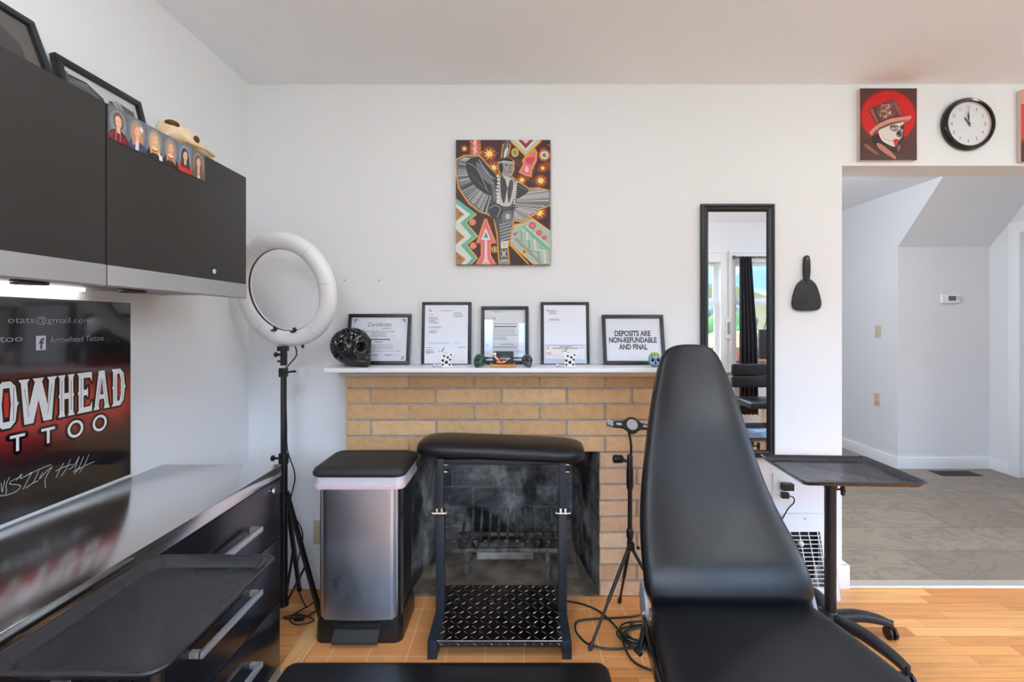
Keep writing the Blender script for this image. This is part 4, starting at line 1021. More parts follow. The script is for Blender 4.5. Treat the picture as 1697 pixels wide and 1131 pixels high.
m = MB(); m.box(-1.29, -1.272, .62, 1.40, 1.3765, 1.3845, .002)
e_ = bpy.data.materials.new('lit_led_strip'); e_.use_nodes = True; e_.node_tree.nodes['Principled BSDF'].inputs['Emission Color'].default_value = (1, .98, .96, 1); e_.node_tree.nodes['Principled BSDF'].inputs['Emission Strength'].default_value = 6
obj('led_strip', m, e_, oc, 'thin white light strip under the cabinet')

# ================================================================== PAINTING OVER THE MANTEL
def canvas(name, label, x0, x1, z0, z1, depth, edge, draw, cat='painting', Yw=WY):
    t = thing(name, label, cat, ((x0+x1)/2, Yw, z0))
    m = MB(); m.box(x0, x1, Yw-depth, Yw-.0008, z0, z1, .0015); obj('stretched_canvas', m, edge, t)
    A = Art((x0, Yw-depth-.0002, z0), X_, Z_, x1-x0, z1-z0, (60, 30, 28)); A.W, A.Hh = x1-x0, z1-z0; A.clip = True
    draw(A); A.done('painted_image', M_paint, t)
p0, p1 = px(756.5, 439.5, WY), px(911.5, 235, WY)
def dancer(A):
    zx0, zy0, zw, zh = 85., 70., 723., 962.
    A.map = lambda p: (min(max((p[0]-zx0)/zw, 0), 1)*A.W, min(max(1-(p[1]-zy0)/zh, 0), 1)*A.Hh)
    L = lambda w: w/723*A.W
    MAR, ORG, YEL, GR, BLK, WHT, TEAL, PINK = (66, 32, 34), (214, 112, 30), (236, 184, 62), (122, 122, 124), (30, 29, 32), (222, 220, 212), (96, 178, 150), (222, 110, 122)
    R = random.Random(3)
    A.raw([(0, 0), (A.W, 0), (A.W, A.Hh), (0, A.Hh)], MAR)
    for k in range(60):
        x, y = R.uniform(100, 800), R.uniform(75, 450); A.circ((x, y), R.uniform(2, 5), R.choice([(206, 120, 70), (216, 190, 160), (150, 60, 30)]), n=6)
    for k in range(24):
        x, y = R.uniform(540, 800), R.uniform(150, 470); A.circ((x, y), R.uniform(14, 36), R.choice([(110, 44, 24), (146, 62, 22), (94, 40, 30)]), n=9)
    def glow(P, w, closed=True):
        Q = P+[P[0]] if closed else P
        A.line(Q, L(w*1.9), (172, 84, 26)); A.line(Q, L(w), YEL)
    # top diamond
    glow([(505, 70), (620, 190), (735, 70)], 16, False); A.poly([(510, 66), (620, 180), (730, 66)], (180, 200, 190)); A.poly([(535, 66), (620, 155), (705, 66)], (226, 220, 210)); A.poly([(560, 66), (620, 138), (680, 66)], (150, 50, 62)); A.poly([(590, 66), (620, 100), (650, 66)], (226, 200, 196))
    # bar at the top
    A.poly([(195, 66), (275, 66), (280, 195), (190, 195)], (190, 80, 40)); A.poly([(206, 66), (262, 66), (264, 192), (204, 192)], (206, 104, 70)); A.poly([(222, 66), (242, 66), (244, 195), (220, 195)], (232, 186, 190))
    for k in range(22): A.circ((R.uniform(196, 276), R.uniform(72, 190)), 5, R.choice([(120, 40, 30), (236, 190, 130)]), n=6)
    # stars
    def star(x, y, r, n=8, c1=YEL, c2=(240, 226, 150)):
        A.circ((x, y), r*1.25, (150, 62, 22), n=14)
        for q, cc in ((1, c1), (.6, c2)):
            P = []
            for i in range(2*n):
                a = PI*i/n+.3; rr = r*q*(1 if i % 2 == 0 else .5); P.append((x+rr*math.cos(a), y+rr*math.sin(a)))
            A.poly(P, cc)
    star(340, 178, 46); star(150, 138, 22); star(375, 285, 44, 7, ORG); star(725, 632, 44); star(735, 385, 40); star(750, 288, 28, 8, ORG); star(590, 380, 30, 6)
    A.circ((762, 188), 44, ORG); A.circ((762, 188), 30, WHT); A.circ((762, 188), 17, (84, 140, 120)); A.circ((537, 168), 28, YEL, 34); A.circ((537, 168), 18, (110, 160, 110), 25)
    # pink bird mark
    P = [(625, 200), (660, 180), (690, 140), (700, 165), (695, 230), (660, 300), (660, 350), (615, 335), (575, 320), (610, 260), (600, 230)]
    glow(P, 14); A.poly(P, PINK); A.poly([(612, 210), (690, 205), (660, 262), (628, 250)], (206, 70, 84)); A.circ((628, 296), 16, (236, 190, 196), 24)
    # left zigzag
    Zb = [(85, 520), (240, 640), (160, 710), (248, 815), (165, 880), (246, 985), (200, 1034), (85, 1034)]
    glow(Zb[1:7], 13, False)
    A.poly(Zb, TEAL); A.poly([(85, 560), (196, 645), (118, 712), (205, 815), (122, 885), (210, 985), (165, 1034), (85, 1034)], WHT)
    A.poly([(85, 590), (150, 645), (85, 700)], (168, 124, 76)); A.poly([(85, 760), (152, 820), (85, 878)], (168, 124, 76)); A.poly([(85, 930), (158, 990), (125, 1034), (85, 1034)], (168, 124, 76))
    for y in (640, 812, 980): A.line([(108, y-8), (118, y+2), (112, y+10)], L(5), BLK)
    # pink arrow
    P = [(312, 680), (385, 868), (345, 868), (345, 965), (390, 1034), (240, 1034), (285, 965), (285, 868), (250, 868)]
    glow(P, 13); A.poly(P, PINK); A.poly([(314, 748), (352, 842), (276, 842)], WHT); A.poly([(314, 780), (334, 826), (296, 826)], (86, 150, 116)); A.poly([(306, 842), (324, 842), (326, 980), (346, 1034), (284, 1034), (304, 980)], (238, 200, 206))
    A.circ((315, 1030), 22, YEL, 16)
    for x, y in ((213, 706), (218, 888)): A.circ((x, y), 26, ORG); A.circ((x, y), 19, (226, 190, 170)); A.circ((x, y), 14, (200, 70, 60)); A.circ((x, y), 6, WHT)
    A.circ((382, 916), 24, YEL); A.circ((382, 916), 16, MAR); A.circ((382, 916), 9, WHT)
    # right pale block
    P = [(497, 740), (590, 720), (670, 680), (812, 775), (812, 1034), (680, 1034), (485, 850)]
    glow(P, 14); A.poly(P, (176, 186, 172))
    for k in range(3):
        o = k*44
        A.line([(548+o, 790-o*.35), (590+o, 765-o*.35), (585+o, 850-o*.2), (640+o, 835-o*.2), (650+o, 930-o*.2), (715+o, 930-o*.2), (725+o, 1030-o*.2)], L(17), ((112, 176, 150), (206, 214, 202), (126, 182, 156))[k])
    A.line([(600, 735), (720, 850), (812, 925)], L(22), (118, 178, 152)); A.line([(620, 735), (735, 835), (812, 895)], L(9), (206, 214, 200)); A.line([(540, 830), (620, 910), (740, 1034)], L(24), (150, 152, 142))
    for x, y, r in ((670, 732, 27), (722, 788, 22), (762, 825, 18)): A.circ((x, y), r, (204, 72, 88)); A.circ((x, y), r*.55, (226, 140, 146)); A.circ((x, y), r*.25, (190, 50, 70))
    A.circ((536, 798), 13, (190, 96, 90)); A.poly([(600, 905), (635, 940), (588, 955)], YEL); A.poly([(604, 918), (622, 938), (598, 944)], (150, 40, 30))
    A.poly([(490, 870), (640, 1034), (490, 1034)], (58, 34, 40)); glow([(490, 868), (642, 1034)], 9, False)
    # ---- dancer, black and white, with an amber outline
    wingL = [(88, 225), (150, 195), (265, 195), (330, 270), (395, 345), (420, 520), (400, 690), (330, 640), (270, 620), (190, 560), (110, 440), (92, 330)]
    wingR = [(540, 380), (640, 450), (720, 445), (808, 465), (808, 575), (730, 600), (660, 660), (600, 700), (530, 690), (500, 560)]
    body = [(420, 330), (500, 350), (540, 380), (560, 480), (530, 620), (520, 720), (495, 800), (480, 900), (490, 1034), (420, 1034), (405, 800), (380, 680), (330, 620), (350, 520), (395, 430)]
    head = [(412, 250), (430, 215), (480, 205), (525, 235), (525, 300), (505, 345), (460, 350), (420, 320)]
    fth = [(438, 200), (450, 110), (480, 78), (497, 110), (486, 170), (462, 216)]
    for P in (wingL, wingR, body, head, fth): glow(P, 13)
    A.poly(wingL, (104, 106, 110)); A.poly(wingR, (124, 126, 128))
    outL = [(150, 200), (100, 232), (92, 330), (112, 440), (190, 556), (270, 618), (330, 640), (345, 600)]; inL = [(250, 215), (190, 250), (180, 330), (210, 400), (275, 462), (330, 490), (362, 500), (372, 500)]
    def along(P, t):
        x = t*(len(P)-1); i = min(int(x), len(P)-2); f = x-i; return (P[i][0]*(1-f)+P[i+1][0]*f, P[i][1]*(1-f)+P[i+1][1]*f)
    for k in range(130):
        t = k/129; o_, i_ = along(outL, t), along(inL, t); j = R.uniform(.0, .14)
        A.line([(i_[0], i_[1]), (o_[0]+(i_[0]-o_[0])*j, o_[1]+(i_[1]-o_[1])*j)], L(R.choice((3, 4, 6))), R.choice([(190, 190, 188), (158, 158, 160), (60, 60, 64), (88, 88, 92), (128, 128, 132)]))
    outR = [(720, 448), (806, 468), (806, 520), (806, 572), (730, 598), (660, 658), (600, 698), (535, 690)]; inR = [(640, 470), (560, 500), (540, 540), (520, 560), (515, 575), (510, 590), (505, 600), (500, 605)]
    for k in range(110):
        t = k/109; o_, i_ = along(outR, t), along(inR, t); j = R.uniform(.0, .10)
        A.line([(i_[0], i_[1]), (o_[0]+(i_[0]-o_[0])*j, o_[1]+(i_[1]-o_[1])*j)], L(R.choice((4, 5, 8))), R.choice([(206, 206, 202), (176, 176, 176), (84, 84, 88), (120, 120, 124), (150, 150, 152)]))
    A.poly([(165, 240), (262, 205), (330, 275), (400, 350), (405, 440), (360, 500), (270, 460), (190, 370)], (44, 44, 48), 4)
    A.poly([(240, 240), (320, 300), (375, 400), (340, 410), (270, 340)], (110, 112, 118), 4); A.line([(180, 250), (250, 300), (330, 470)], L(5), (150, 150, 154), 4); A.line([(262, 222), (330, 330), (385, 372)], L(6), (170, 170, 172), 4); A.line([(200, 330), (280, 420), (350, 480)], L(5), (90, 90, 96), 4)
    A.poly([(545, 400), (640, 455), (600, 500), (545, 520)], (52, 52, 56), 4); A.line([(560, 420), (625, 460)], L(6), (120, 120, 122))
    A.poly(body, (78, 78, 82)); A.poly([(425, 345), (520, 372), (540, 440), (505, 575), (420, 575), (395, 560), (415, 440)], (196, 194, 186), 4)
    A.poly([(425, 360), (445, 350), (475, 430), (455, 560), (430, 500)], (62, 62, 66), 3); A.poly([(500, 380), (525, 395), (515, 480), (490, 560), (480, 470)], (76, 76, 80), 3)
    for i in range(9): A.circ((405+4*math.sin(i), 350+i*27), 9, WHT); A.circ((548-i*2, 400+i*20), 8, (214, 212, 204))
    A.line([(465, 375), (450, 410), (480, 440), (462, 480)], L(7), BLK, 3); A.line([(505, 430), (490, 480), (500, 520)], L(6), BLK, 3)
    for i in range(10): A.line([(350+i*3, 410+i*14), (385+i*1, 404+i*14)], L(5), (150, 150, 150))
    A.poly([(330, 590), (370, 560), (430, 575), (440, 640), (390, 690), (345, 650)], (56, 56, 60), 4); A.line([(340, 600), (385, 575), (425, 600), (400, 670)], L(5), (176, 176, 174), 4)
    A.poly([(440, 640), (490, 610), (520, 650), (515, 720), (450, 740)], (112, 112, 116), 4); A.circ((482, 662), 18, (190, 190, 186), 22); A.line([(430, 630), (500, 605), (560, 590)], L(7), (40, 40, 44), 3)
    A.poly([(418, 720), (512, 700), (490, 850), (425, 850)], (150, 150, 150)); 
    for y in range(725, 850, 24): A.line([(422, y+16), (470, y), (505, y-10)], L(7), (48, 48, 52))
    A.poly([(428, 855), (486, 850), (478, 905), (430, 910)], WHT); A.line([(440, 862), (455, 895), (470, 862)], L(5), BLK); A.poly([(425, 915), (482, 912), (480, 985), (425, 985)], (96, 96, 100)); A.line([(435, 925), (470, 975)], L(7), WHT); A.line([(470, 925), (435, 975)], L(7), WHT); A.poly([(420, 988), (485, 988), (492, 1034), (422, 1034)], (134, 134, 134)); A.line([(430, 1008), (480, 1000)], L(6), WHT); A.line([(350, 745), (395, 690)], L(6), (90, 80, 70))
    A.poly(head, (150, 148, 144), 4); A.poly([(412, 240), (428, 212), (480, 203), (522, 232), (505, 238), (440, 240), (448, 280), (440, 325), (420, 318)], (36, 35, 38), 3); A.line([(414, 250), (450, 236), (522, 246)], L(9), (206, 204, 198), 3)
    A.poly([(462, 262), (484, 258), (482, 268), (464, 270)], BLK); A.poly([(500, 264), (515, 262), (512, 270), (500, 271)], BLK); A.line([(496, 270), (504, 296), (494, 298)], L(5), (74, 72, 74)); A.line([(482, 318), (498, 314), (508, 317)], L(6), (60, 50, 52)); A.line([(455, 300), (470, 335)], L(4), (96, 94, 94))
    A.poly(fth, (86, 86, 90), 4); A.poly([(452, 190), (466, 140), (486, 130), (478, 170), (462, 208)], WHT, 3); A.line([(458, 210), (482, 95)], L(4), (206, 206, 200))
canvas('canvas_painting', 'canvas painting of a feathered dancer in grey on a maroon, teal and pink ground', p0.x, p1.x, p0.z, p1.z, .022, mat('dark_canvas_edge', (44, 26, 28), .7), dancer)

# ================================================================== TOP-HAT PAINTING
q0, q1 = px(1425, 265.5, WY-.022), px(1519.5, 146.5, WY-.022)
def tophat(A):
    A.map = lambda p: (min(max((p[0]-143)/540, 0), 1)*A.W, min(max(1-(p[1]-93)/680, 0), 1)*A.Hh)
    L = lambda w: w/540*A.W; R = random.Random(5)
    A.raw([(0, 0), (A.W, 0), (A.W, A.Hh), (0, A.Hh)], (84, 44, 36))
    for k in range(120): A.line([(R.uniform(143, 683), R.uniform(93, 773)) for _ in range(1)]+[(0, 0)][:0]+[(R.uniform(143, 683), R.uniform(93, 773))][:0] or [(0, 0), (1, 1)], L(3), (70, 36, 30)) if False else None
    A.circ((412, 360), 268, (160, 8, 7), 252, 40); A.circ((412, 360), 252, (204, 8, 6), 240, 40)
    for k in range(160):
        a, r = R.uniform(0, 2*PI), 240*math.sqrt(R.random()); x, y = 412+r*math.cos(a), 360+r*math.sin(a); A.line([(x-6, y+4), (x+6, y-4)], L(4), R.choice([(220, 26, 20), (184, 6, 8), (226, 40, 30)]))
    A.poly([(143, 600), (230, 570), (330, 520), (420, 640), (500, 660), (560, 600), (620, 640), (683, 650), (683, 773), (143, 773)], (76, 40, 34))
    for k in range(50):
        x, y = R.uniform(150, 670), R.uniform(640, 765); A.line([(x, y), (x+R.uniform(-30, 30), y+14)], L(5), R.choice([(98, 56, 48), (60, 32, 28), (84, 48, 40)]))
    A.poly([(250, 560), (330, 520), (420, 630), (500, 670), (480, 700), (400, 690), (300, 640)], (44, 24, 22), 4)
    A.poly([(300, 615), (350, 625), (470, 725), (475, 765), (390, 715), (320, 660)], (186, 120, 100), 3); A.poly([(180, 625), (220, 630), (320, 715), (300, 722), (220, 670)], (146, 88, 74), 3); A.poly([(500, 640), (525, 630), (520, 670), (500, 690)], (150, 100, 84), 3)
    A.poly([(318, 500), (360, 440), (440, 405), (550, 395), (556, 440), (548, 540), (520, 575), (490, 600), (470, 645), (420, 630), (350, 585)], (222, 208, 202), 4)
    A.poly([(425, 470), (440, 445), (490, 445), (505, 470), (480, 500), (445, 495)], (116, 88, 88), 4); A.poly([(438, 472), (470, 458), (498, 466), (476, 484), (450, 484)], (206, 190, 186), 3); A.circ((472, 468), 9, (44, 30, 32)); A.line([(430, 462), (470, 446), (510, 458)], L(8), (54, 34, 34), 3)
    A.poly([(522, 455), (550, 440), (550, 480), (526, 482)], (90, 62, 62), 3); A.circ((538, 462), 6, (30, 20, 22))
    A.poly([(498, 492), (520, 482), (545, 500), (546, 545), (515, 560), (488, 545), (484, 515)], (150, 118, 124), 3); A.poly([(500, 505), (520, 496), (528, 520), (505, 540), (492, 522)], (44, 28, 32), 3); A.poly([(520, 535), (532, 515), (536, 545), (520, 552)], (60, 38, 40), 2)
    A.poly([(454, 590), (480, 572), (504, 578), (506, 592), (480, 610), (462, 602)], (190, 30, 36), 3); A.poly([(462, 606), (500, 600), (482, 640), (470, 632)], (206, 60, 60), 3); A.line([(354, 556), (400, 582), (454, 590)], L(4), (150, 120, 116), 3)
    A.poly([(548, 440), (560, 440), (556, 590), (500, 640), (520, 575), (548, 540)], (60, 32, 30), 2)
    A.poly([(238, 520), (245, 495), (320, 430), (420, 385), (560, 365), (620, 355), (625, 380), (560, 412), (430, 440), (330, 480), (265, 535)], (206, 142, 128), 4); A.poly([(262, 520), (330, 465), (430, 420), (560, 395), (600, 380), (560, 405), (430, 445), (330, 486), (272, 530)], (120, 66, 58), 3)
    A.poly([(228, 300), (260, 275), (440, 205), (480, 215), (545, 350), (430, 375), (300, 440)], (92, 52, 46)); A.poly([(228, 300), (262, 285), (320, 430), (300, 440)], (144, 92, 84)); A.poly([(440, 208), (480, 215), (540, 350), (520, 355)], (130, 84, 78)); A.poly([(300, 270), (440, 225), (480, 350), (350, 395)], (112, 66, 56), 2)
    for k in range(60):
        x, y = R.uniform(320, 440), R.uniform(245, 370); A.circ((x, y), R.uniform(4, 11), R.choice([(206, 170, 150), (176, 130, 112), (140, 92, 78)]), n=7)
    A.line([(232, 305), (300, 435), (430, 375), (545, 348)], L(7), (44, 24, 22)); A.line([(228, 300), (262, 276), (440, 207), (480, 216)], L(6), (52, 28, 26))
M_raw = mat('pale_canvas_edge', (214, 196, 186), .8)
canvas('canvas_painting', 'small canvas painting of a skull-faced figure in a top hat on red', q0.x, q1.x, q0.z, q1.z, .022, M_raw, tophat)
r0, r1 = px(1692, 268, WY-.022), px(1786, 149, WY-.022)
def redpic(A):
    W_, H_ = A.W, A.Hh
    A.raw([(0, 0), (W_, 0), (W_, H_), (0, H_)], (112, 26, 28)); A.raw([(0, H_*.3), (W_, H_*.3), (W_, H_*.85), (0, H_*.85)], (206, 60, 48)); A.raw([(0, 0), (W_, 0), (W_, H_*.26), (0, H_*.26)], (74, 18, 24)); A.raw([(0, H_*.8), (W_, H_*.84), (W_, H_), (0, H_)], (224, 150, 130))
canvas('canvas_painting', 'red canvas painting cut off at the right edge past the clock', r0.x, r1.x, r0.z, r1.z, .022, M_raw, redpic)

# ================================================================== CLOCK
cc = px(1610, 203.5, WY-.03); R_ = .127
ck = thing('wall_clock', 'round black-rimmed wall clock with black numerals above the opening', 'clock', (cc.x, WY, cc.z-R_))
def cl_(prof, nm, m_, par=ck):
    m = MB(); m.lathe(prof, (cc.x, WY, cc.z), 'Y', 64); return obj(nm, m, m_, par)
m = MB(); prof = [(R_-.004, -.001), (R_, -.010), (R_-.001, -.018), (R_-.006, -.026), (R_-.012, -.030), (R_-.018, -.028), (R_-.022, -.021), (R_-.023, -.014)]
m.lathe([(R_-.06, -.001)]+prof+[(R_-.06, -.013)], (cc.x, WY, cc.z), 'Y', 64); obj('rim', m, mat('glossy_black_plastic', (22, 20, 22), .12), ck)
m = MB(); m.lathe([(R_-.0222, -.0135), (R_-.0220, -.021), (R_-.0234, -.021), (R_-.0242, -.0135)], (cc.x, WY, cc.z), 'Y', 64); obj('inner_rim', m, mat('pale_gold_rim', (206, 180, 160), .3, .6), ck)
A = Art((cc.x, WY-.0145, cc.z), X_, Z_, 1, 1, None); A.circ((0, 0), R_-.0235, (238, 238, 240), n=64)
for k in range(1, 13):
    a = PI/2-k*PI/6; A.text(str(k), .080*math.cos(a), .080*math.sin(a)-.008, .0165, (60, 58, 60), width=(.0085 if k < 10 and k != 1 else .003 if k == 1 else .013 if k != 11 else .008))
A.text('-', .004, .028, .006, (90, 90, 92), width=.006)
A.done('dial', M_print, ck)
def hand(a, L, w, nm, col):
    A = Art((cc.x, WY-.0175, cc.z), X_, Z_, 1, 1, None); s, c = math.sin(a), math.cos(a)
    P = [(-w*.4, -.014), (w*.4, -.014), (w*.5, L*.3), (w, L*.55), (w*.35, L*.8), (0, L), (-w*.35, L*.8), (-w, L*.55), (-w*.5, L*.3)]
    m = MB(); yy = {'hour_hand': .018, 'minute_hand': .0195, 'second_hand': .021}[nm]
    m.prism([(x*c+y*s+cc.x, -x*s+y*c+cc.z) for x, y in P], 'Y', WY-yy, WY-yy+.0008); obj(nm, m, mat('black_clock_hand', (30, 28, 30), .4), ck); A.bm.free()
hand(math.radians(-34), .043, .0042, 'hour_hand', 0); hand(math.radians(-4), .068, .0036, 'minute_hand', 0); hand(math.radians(-16), .060, .0006, 'second_hand', 0)
m = MB(); m.cyl((cc.x, WY-.024, cc.z), (cc.x, WY-.014, cc.z), .003); obj('hub', m, M_plast, ck)
m = MB(); m.lathe([(0.0001, -.0265), (.05, -.026), (R_-.020, -.022)], (cc.x, WY, cc.z), 'Y', 48)
obj('clock_glass', m, M_glass, ck)

# ================================================================== FULL-LENGTH MIRROR
mx0, mx1, mz1, mz0 = px(1160, 339, WY).x, px(1281, 339, WY).x, px(0, 339.5, WY).z, .635
mr = thing('wall_mirror', 'tall narrow wall mirror in a ribbed black frame behind the treatment chair', 'mirror', ((mx0+mx1)/2, WY, mz0))
def profile_bar(p, q, inner, nm):
    # moulded bar between outer corners p and q (x,z), inner = direction to the inside
    p, q, inn = Vector((p[0], 0, p[1])), Vector((q[0], 0, q[1])), Vector((inner[0], 0, inner[1])); d = (q-p).normalized()
    prof = [(0, .001), (0, .018), (.004, .022), (.010, .022), (.013, .019), (.016, .0215), (.024, .0225), (.029, .019), (.034, .014), (.037, .010), (.037, .001)]
    m = MB(); A_, B_ = [], []
    for w, h in prof:
        A_.append(m.bm.verts.new(p+inn*w+d*w+Vector((0, WY-h, 0)))); B_.append(m.bm.verts.new(q+inn*w-d*w+Vector((0, WY-h, 0))))
    n_ = len(prof)
    for i in range(n_-1): m.bm.faces.new((A_[i], A_[i+1], B_[i+1], B_[i]))
    m.bm.faces.new(A_); m.bm.faces.new(list(reversed(B_))); obj(nm, m, M_frame, mr)
profile_bar((mx0, mz1), (mx1, mz1), (0, -1), 'frame_rail'); profile_bar((mx1, mz0), (mx0, mz0), (0, 1), 'frame_rail')
profile_bar((mx0, mz0), (mx0, mz1), (1, 0), 'frame_stile'); profile_bar((mx1, mz1), (mx1, mz0), (-1, 0), 'frame_stile')
m = MB(); m.box(mx0+.033, mx1-.033, WY-.009, WY-.002, mz0+.033, mz1-.033); obj('mirror_glass', m, M_mirror, mr)

# hand mirror hanging on the wall
hm = thing('hand_mirror', 'black paddle-shaped hand mirror hanging on the wall by its handle', 'hand mirror', (px(1335, 514, WY).x, WY, px(0, 514, WY).z))
hx = px(1334.5, 0, WY).x; hz = lambda y: px(0, y, WY).z
m = MB(); body = [(hx-.003, hz(461)), (hx+.012, hz(463)), (hx+.040, hz(471)), (hx+.058, hz(486)), (hx+.068, hz(502)), (hx+.062, hz(511)), (hx+.045, hz(514.5)), (hx, hz(515.5)), (hx-.045, hz(514.5)), (hx-.062, hz(511)), (hx-.068, hz(502)), (hx-.060, hz(486)), (hx-.042, hz(471)), (hx-.014, hz(463))]
body = [(p.x, p.y) for p in catmull([(a, b_, 0) for a, b_ in body], 5, True)]
m.prism(body, 'Y', WY-.016, WY-.002, .003); obj('mirror_back', m, mat('pebbled_black_plastic', (32, 32, 35), .5, bump=(320, .8)), hm)
m = MB(); hb = [(hx-.008, hz(466)), (hx-.014, hz(450)), (hx-.013, hz(432)), (hx-.008, hz(426)), (hx, hz(424)), (hx+.008, hz(426)), (hx+.013, hz(432)), (hx+.014, hz(450)), (hx+.008, hz(466))]
m.prism([(p.x, p.y) for p in catmull([(a, b_, 0) for a, b_ in hb], 5, True)], 'Y', WY-.019, WY-.002, .003); obj('handle', m, M_plast, hm)
m = MB(); m.cyl((hx, WY-.0195, hz(430)), (hx, WY-.0185, hz(430)), .0035); obj('hanging_hole', m, M_greyp, hm)

# nails
for x, y in ((572, 465), (629, 465)):
    p = px(x, y, WY); m = MB(); m.cyl((p.x, WY-.010, p.z), (p.x, WY, p.z), .0014, 8); m.cyl((p.x, WY-.011, p.z), (p.x, WY-.010, p.z), .0028, 10)
    quick('nail', m, M_iron, 'bare nail in the wall just right of the ring light' if x == 572 else 'bare nail in the white wall above the first framed certificate', 'nail')

# ================================================================== OUTLETS, THERMOSTAT, VENTS
outlet('wall_outlet', px(1280, 0, WY).x, px(1311, 0, WY).x, .425, .556, 'white outlet with two black chargers under the right tray')
m = MB(); a = px(1301, 804, WY); m.box(a.x-.03, a.x+.022, WY-.042, WY-.0095, a.z-.017, a.z+.017, .004); quick('usb_charger', m, M_plast, 'black cube charger in the upper socket behind the chair', 'charger')
m = MB(); a = px(1301, 819, WY); m.box(a.x-.028, a.x+.006, WY-.03, WY-.0095, a.z-.014, a.z+.014, .004); m.tube(catmull([(a.x, WY-.025, a.z), (a.x+.02, WY-.035, a.z-.005), (a.x+.022, WY-.035, a.z-.03), (a.x-.005, WY-.03, a.z-.065), (a.x-.05, WY-.025, a.z-.16), (a.x-.10, WY-.02, a.z-.30), (a.x-.15, WY-.03, .005)], 6), .003, 8); quick('plug_cord', m, M_bcord, 'black plug and cord in the lower socket behind the chair', 'cord')
outlet('light_switch', 4.37, 4.44, px(0, 560, 4.4).z, px(0, 560, 4.4).z+.115, 'light switch on the hall wall by the stair', 'X', Xa, M_beige, 'switch', 'switch')
outlet('wall_outlet', 4.38, 4.45, .51, .63, 'grey outlet low on the hall wall beneath the switch', 'X', Xa, M_beige)
th = px(1573, 495.5, 4.18); tt = thing('thermostat', 'white thermostat on the grey hall wall', 'thermostat', (th.x, 4.18, th.z-.04))
m = MB(); m.box(th.x-.085, th.x+.078, 4.155, 4.1795, th.z-.042, th.z+.042, .012, 3); obj('housing', m, M_whitep, tt)
m = MB(); m.box(th.x-.028, th.x+.038, 4.1535, 4.156, th.z-.018, th.z+.024); obj('screen', m, mat('grey_lcd', (92, 96, 90), .3), tt)
for zb in (-.004, .016): m = MB(); m.box(th.x+.05, th.x+.062, 4.152, 4.156, th.z+zb-.004, th.z+zb+.004, .001); obj('button', m, M_greyp, tt)
v0, v1 = flo(1553, 781), flo(1633, 790)
fv = thing('floor_vent', 'brown metal floor vent near the hall baseboard', 'vent', (3.72, 4.04, 0))
m = MB(); m.box(3.56, 3.90, 3.975, 4.105, .0, .005, .001); obj('vent_frame', m, mat('brown_vent_metal', (64, 52, 44), .5, .4), fv)
for k in range(12): m = MB(); m.box(3.575+k*.026, 3.590+k*.026, 3.99, 4.09, .0045, .0056); obj('slot', m, mat('vent_dark', (14, 12, 11), .8), fv)
# wall register (white frame leaning out at the foot, wire grid)
rg = thing('wall_register', 'white wall heating register with wire grid behind the right tray stand', 'vent', (1.36, WY-.05, 0))
gz = lambda y: px(0, y, WY).z
Rz1 = gz(850); x0, x1 = 1.02, 1.497
def sl(z): return WY-.018-.092*(1-z/Rz1)**1.0     # face of the sloped register
m = MB(); m.box(x0, x1-.02, WY-.022, WY-.001, Rz1-.03, Rz1, .006); obj('top_flange', m, M_trim, rg)
ax, bx_, az, bz = x0+.05, px(1364, 0, WY-.06).x, .055, Rz1-.075
m = MB()
def slab(xa, xb, za, zb, t=.006):
    P = [(sl(za), za), (sl(zb), zb), (sl(zb)+t, zb), (sl(za)+t, za)]; m.prism(P, 'X', xa, xb)
slab(x0, x1, bz, Rz1-.012); slab(x0, x1, 0.0, az); slab(x0, ax, az, bz); slab(bx_, x1, az, bz)
m.prism([(WY-.002, 0), (WY-.002, Rz1-.012), (sl(Rz1-.012), Rz1-.012), (sl(0), 0)], 'X', x1-.004, x1); m.prism([(WY-.002, 0), (WY-.002, Rz1-.012), (sl(Rz1-.012), Rz1-.012), (sl(0), 0)], 'X', x0, x0+.004)
obj('register_frame', m, M_trim, rg)
m = MB(); m.box(ax-.01, bx_+.01, WY-.006, WY-.003, az-.01, bz+.01); obj('dark_duct', m, mat('dark_duct', (24, 24, 25), .7), rg)
m = MB()
zs = [az+(bz-az)*k/13 for k in range(14)]
for z in zs: m.cyl((ax, sl(z)-.001, z), (bx_, sl(z)-.001, z), .0021, 6)
xs_ = [bx_-.002-k*.043 for k in range(10)]
for x in xs_:
    if x > ax: m.cyl((x, sl(az)-.002, az), (x-.012, sl(bz)-.002, bz), .0023, 6)
obj('wire_grid', m, M_trim, rg)
m = MB(); p = px(1336, 861, WY-.03); m.ball((p.x, sl(p.z)-.001, p.z), .005, 2, (1, .5, 1)); obj('screw', m, M_nickel, rg)
m = MB(); p = px(1328, 902, WY-.06); m.ball((p.x, sl(p.z)-.008, p.z), .013, 2); m.cyl((p.x, sl(p.z)-.004, p.z), (p.x, sl(p.z)+.03, p.z), .004); obj('damper_knob', m, M_whitep, rg)

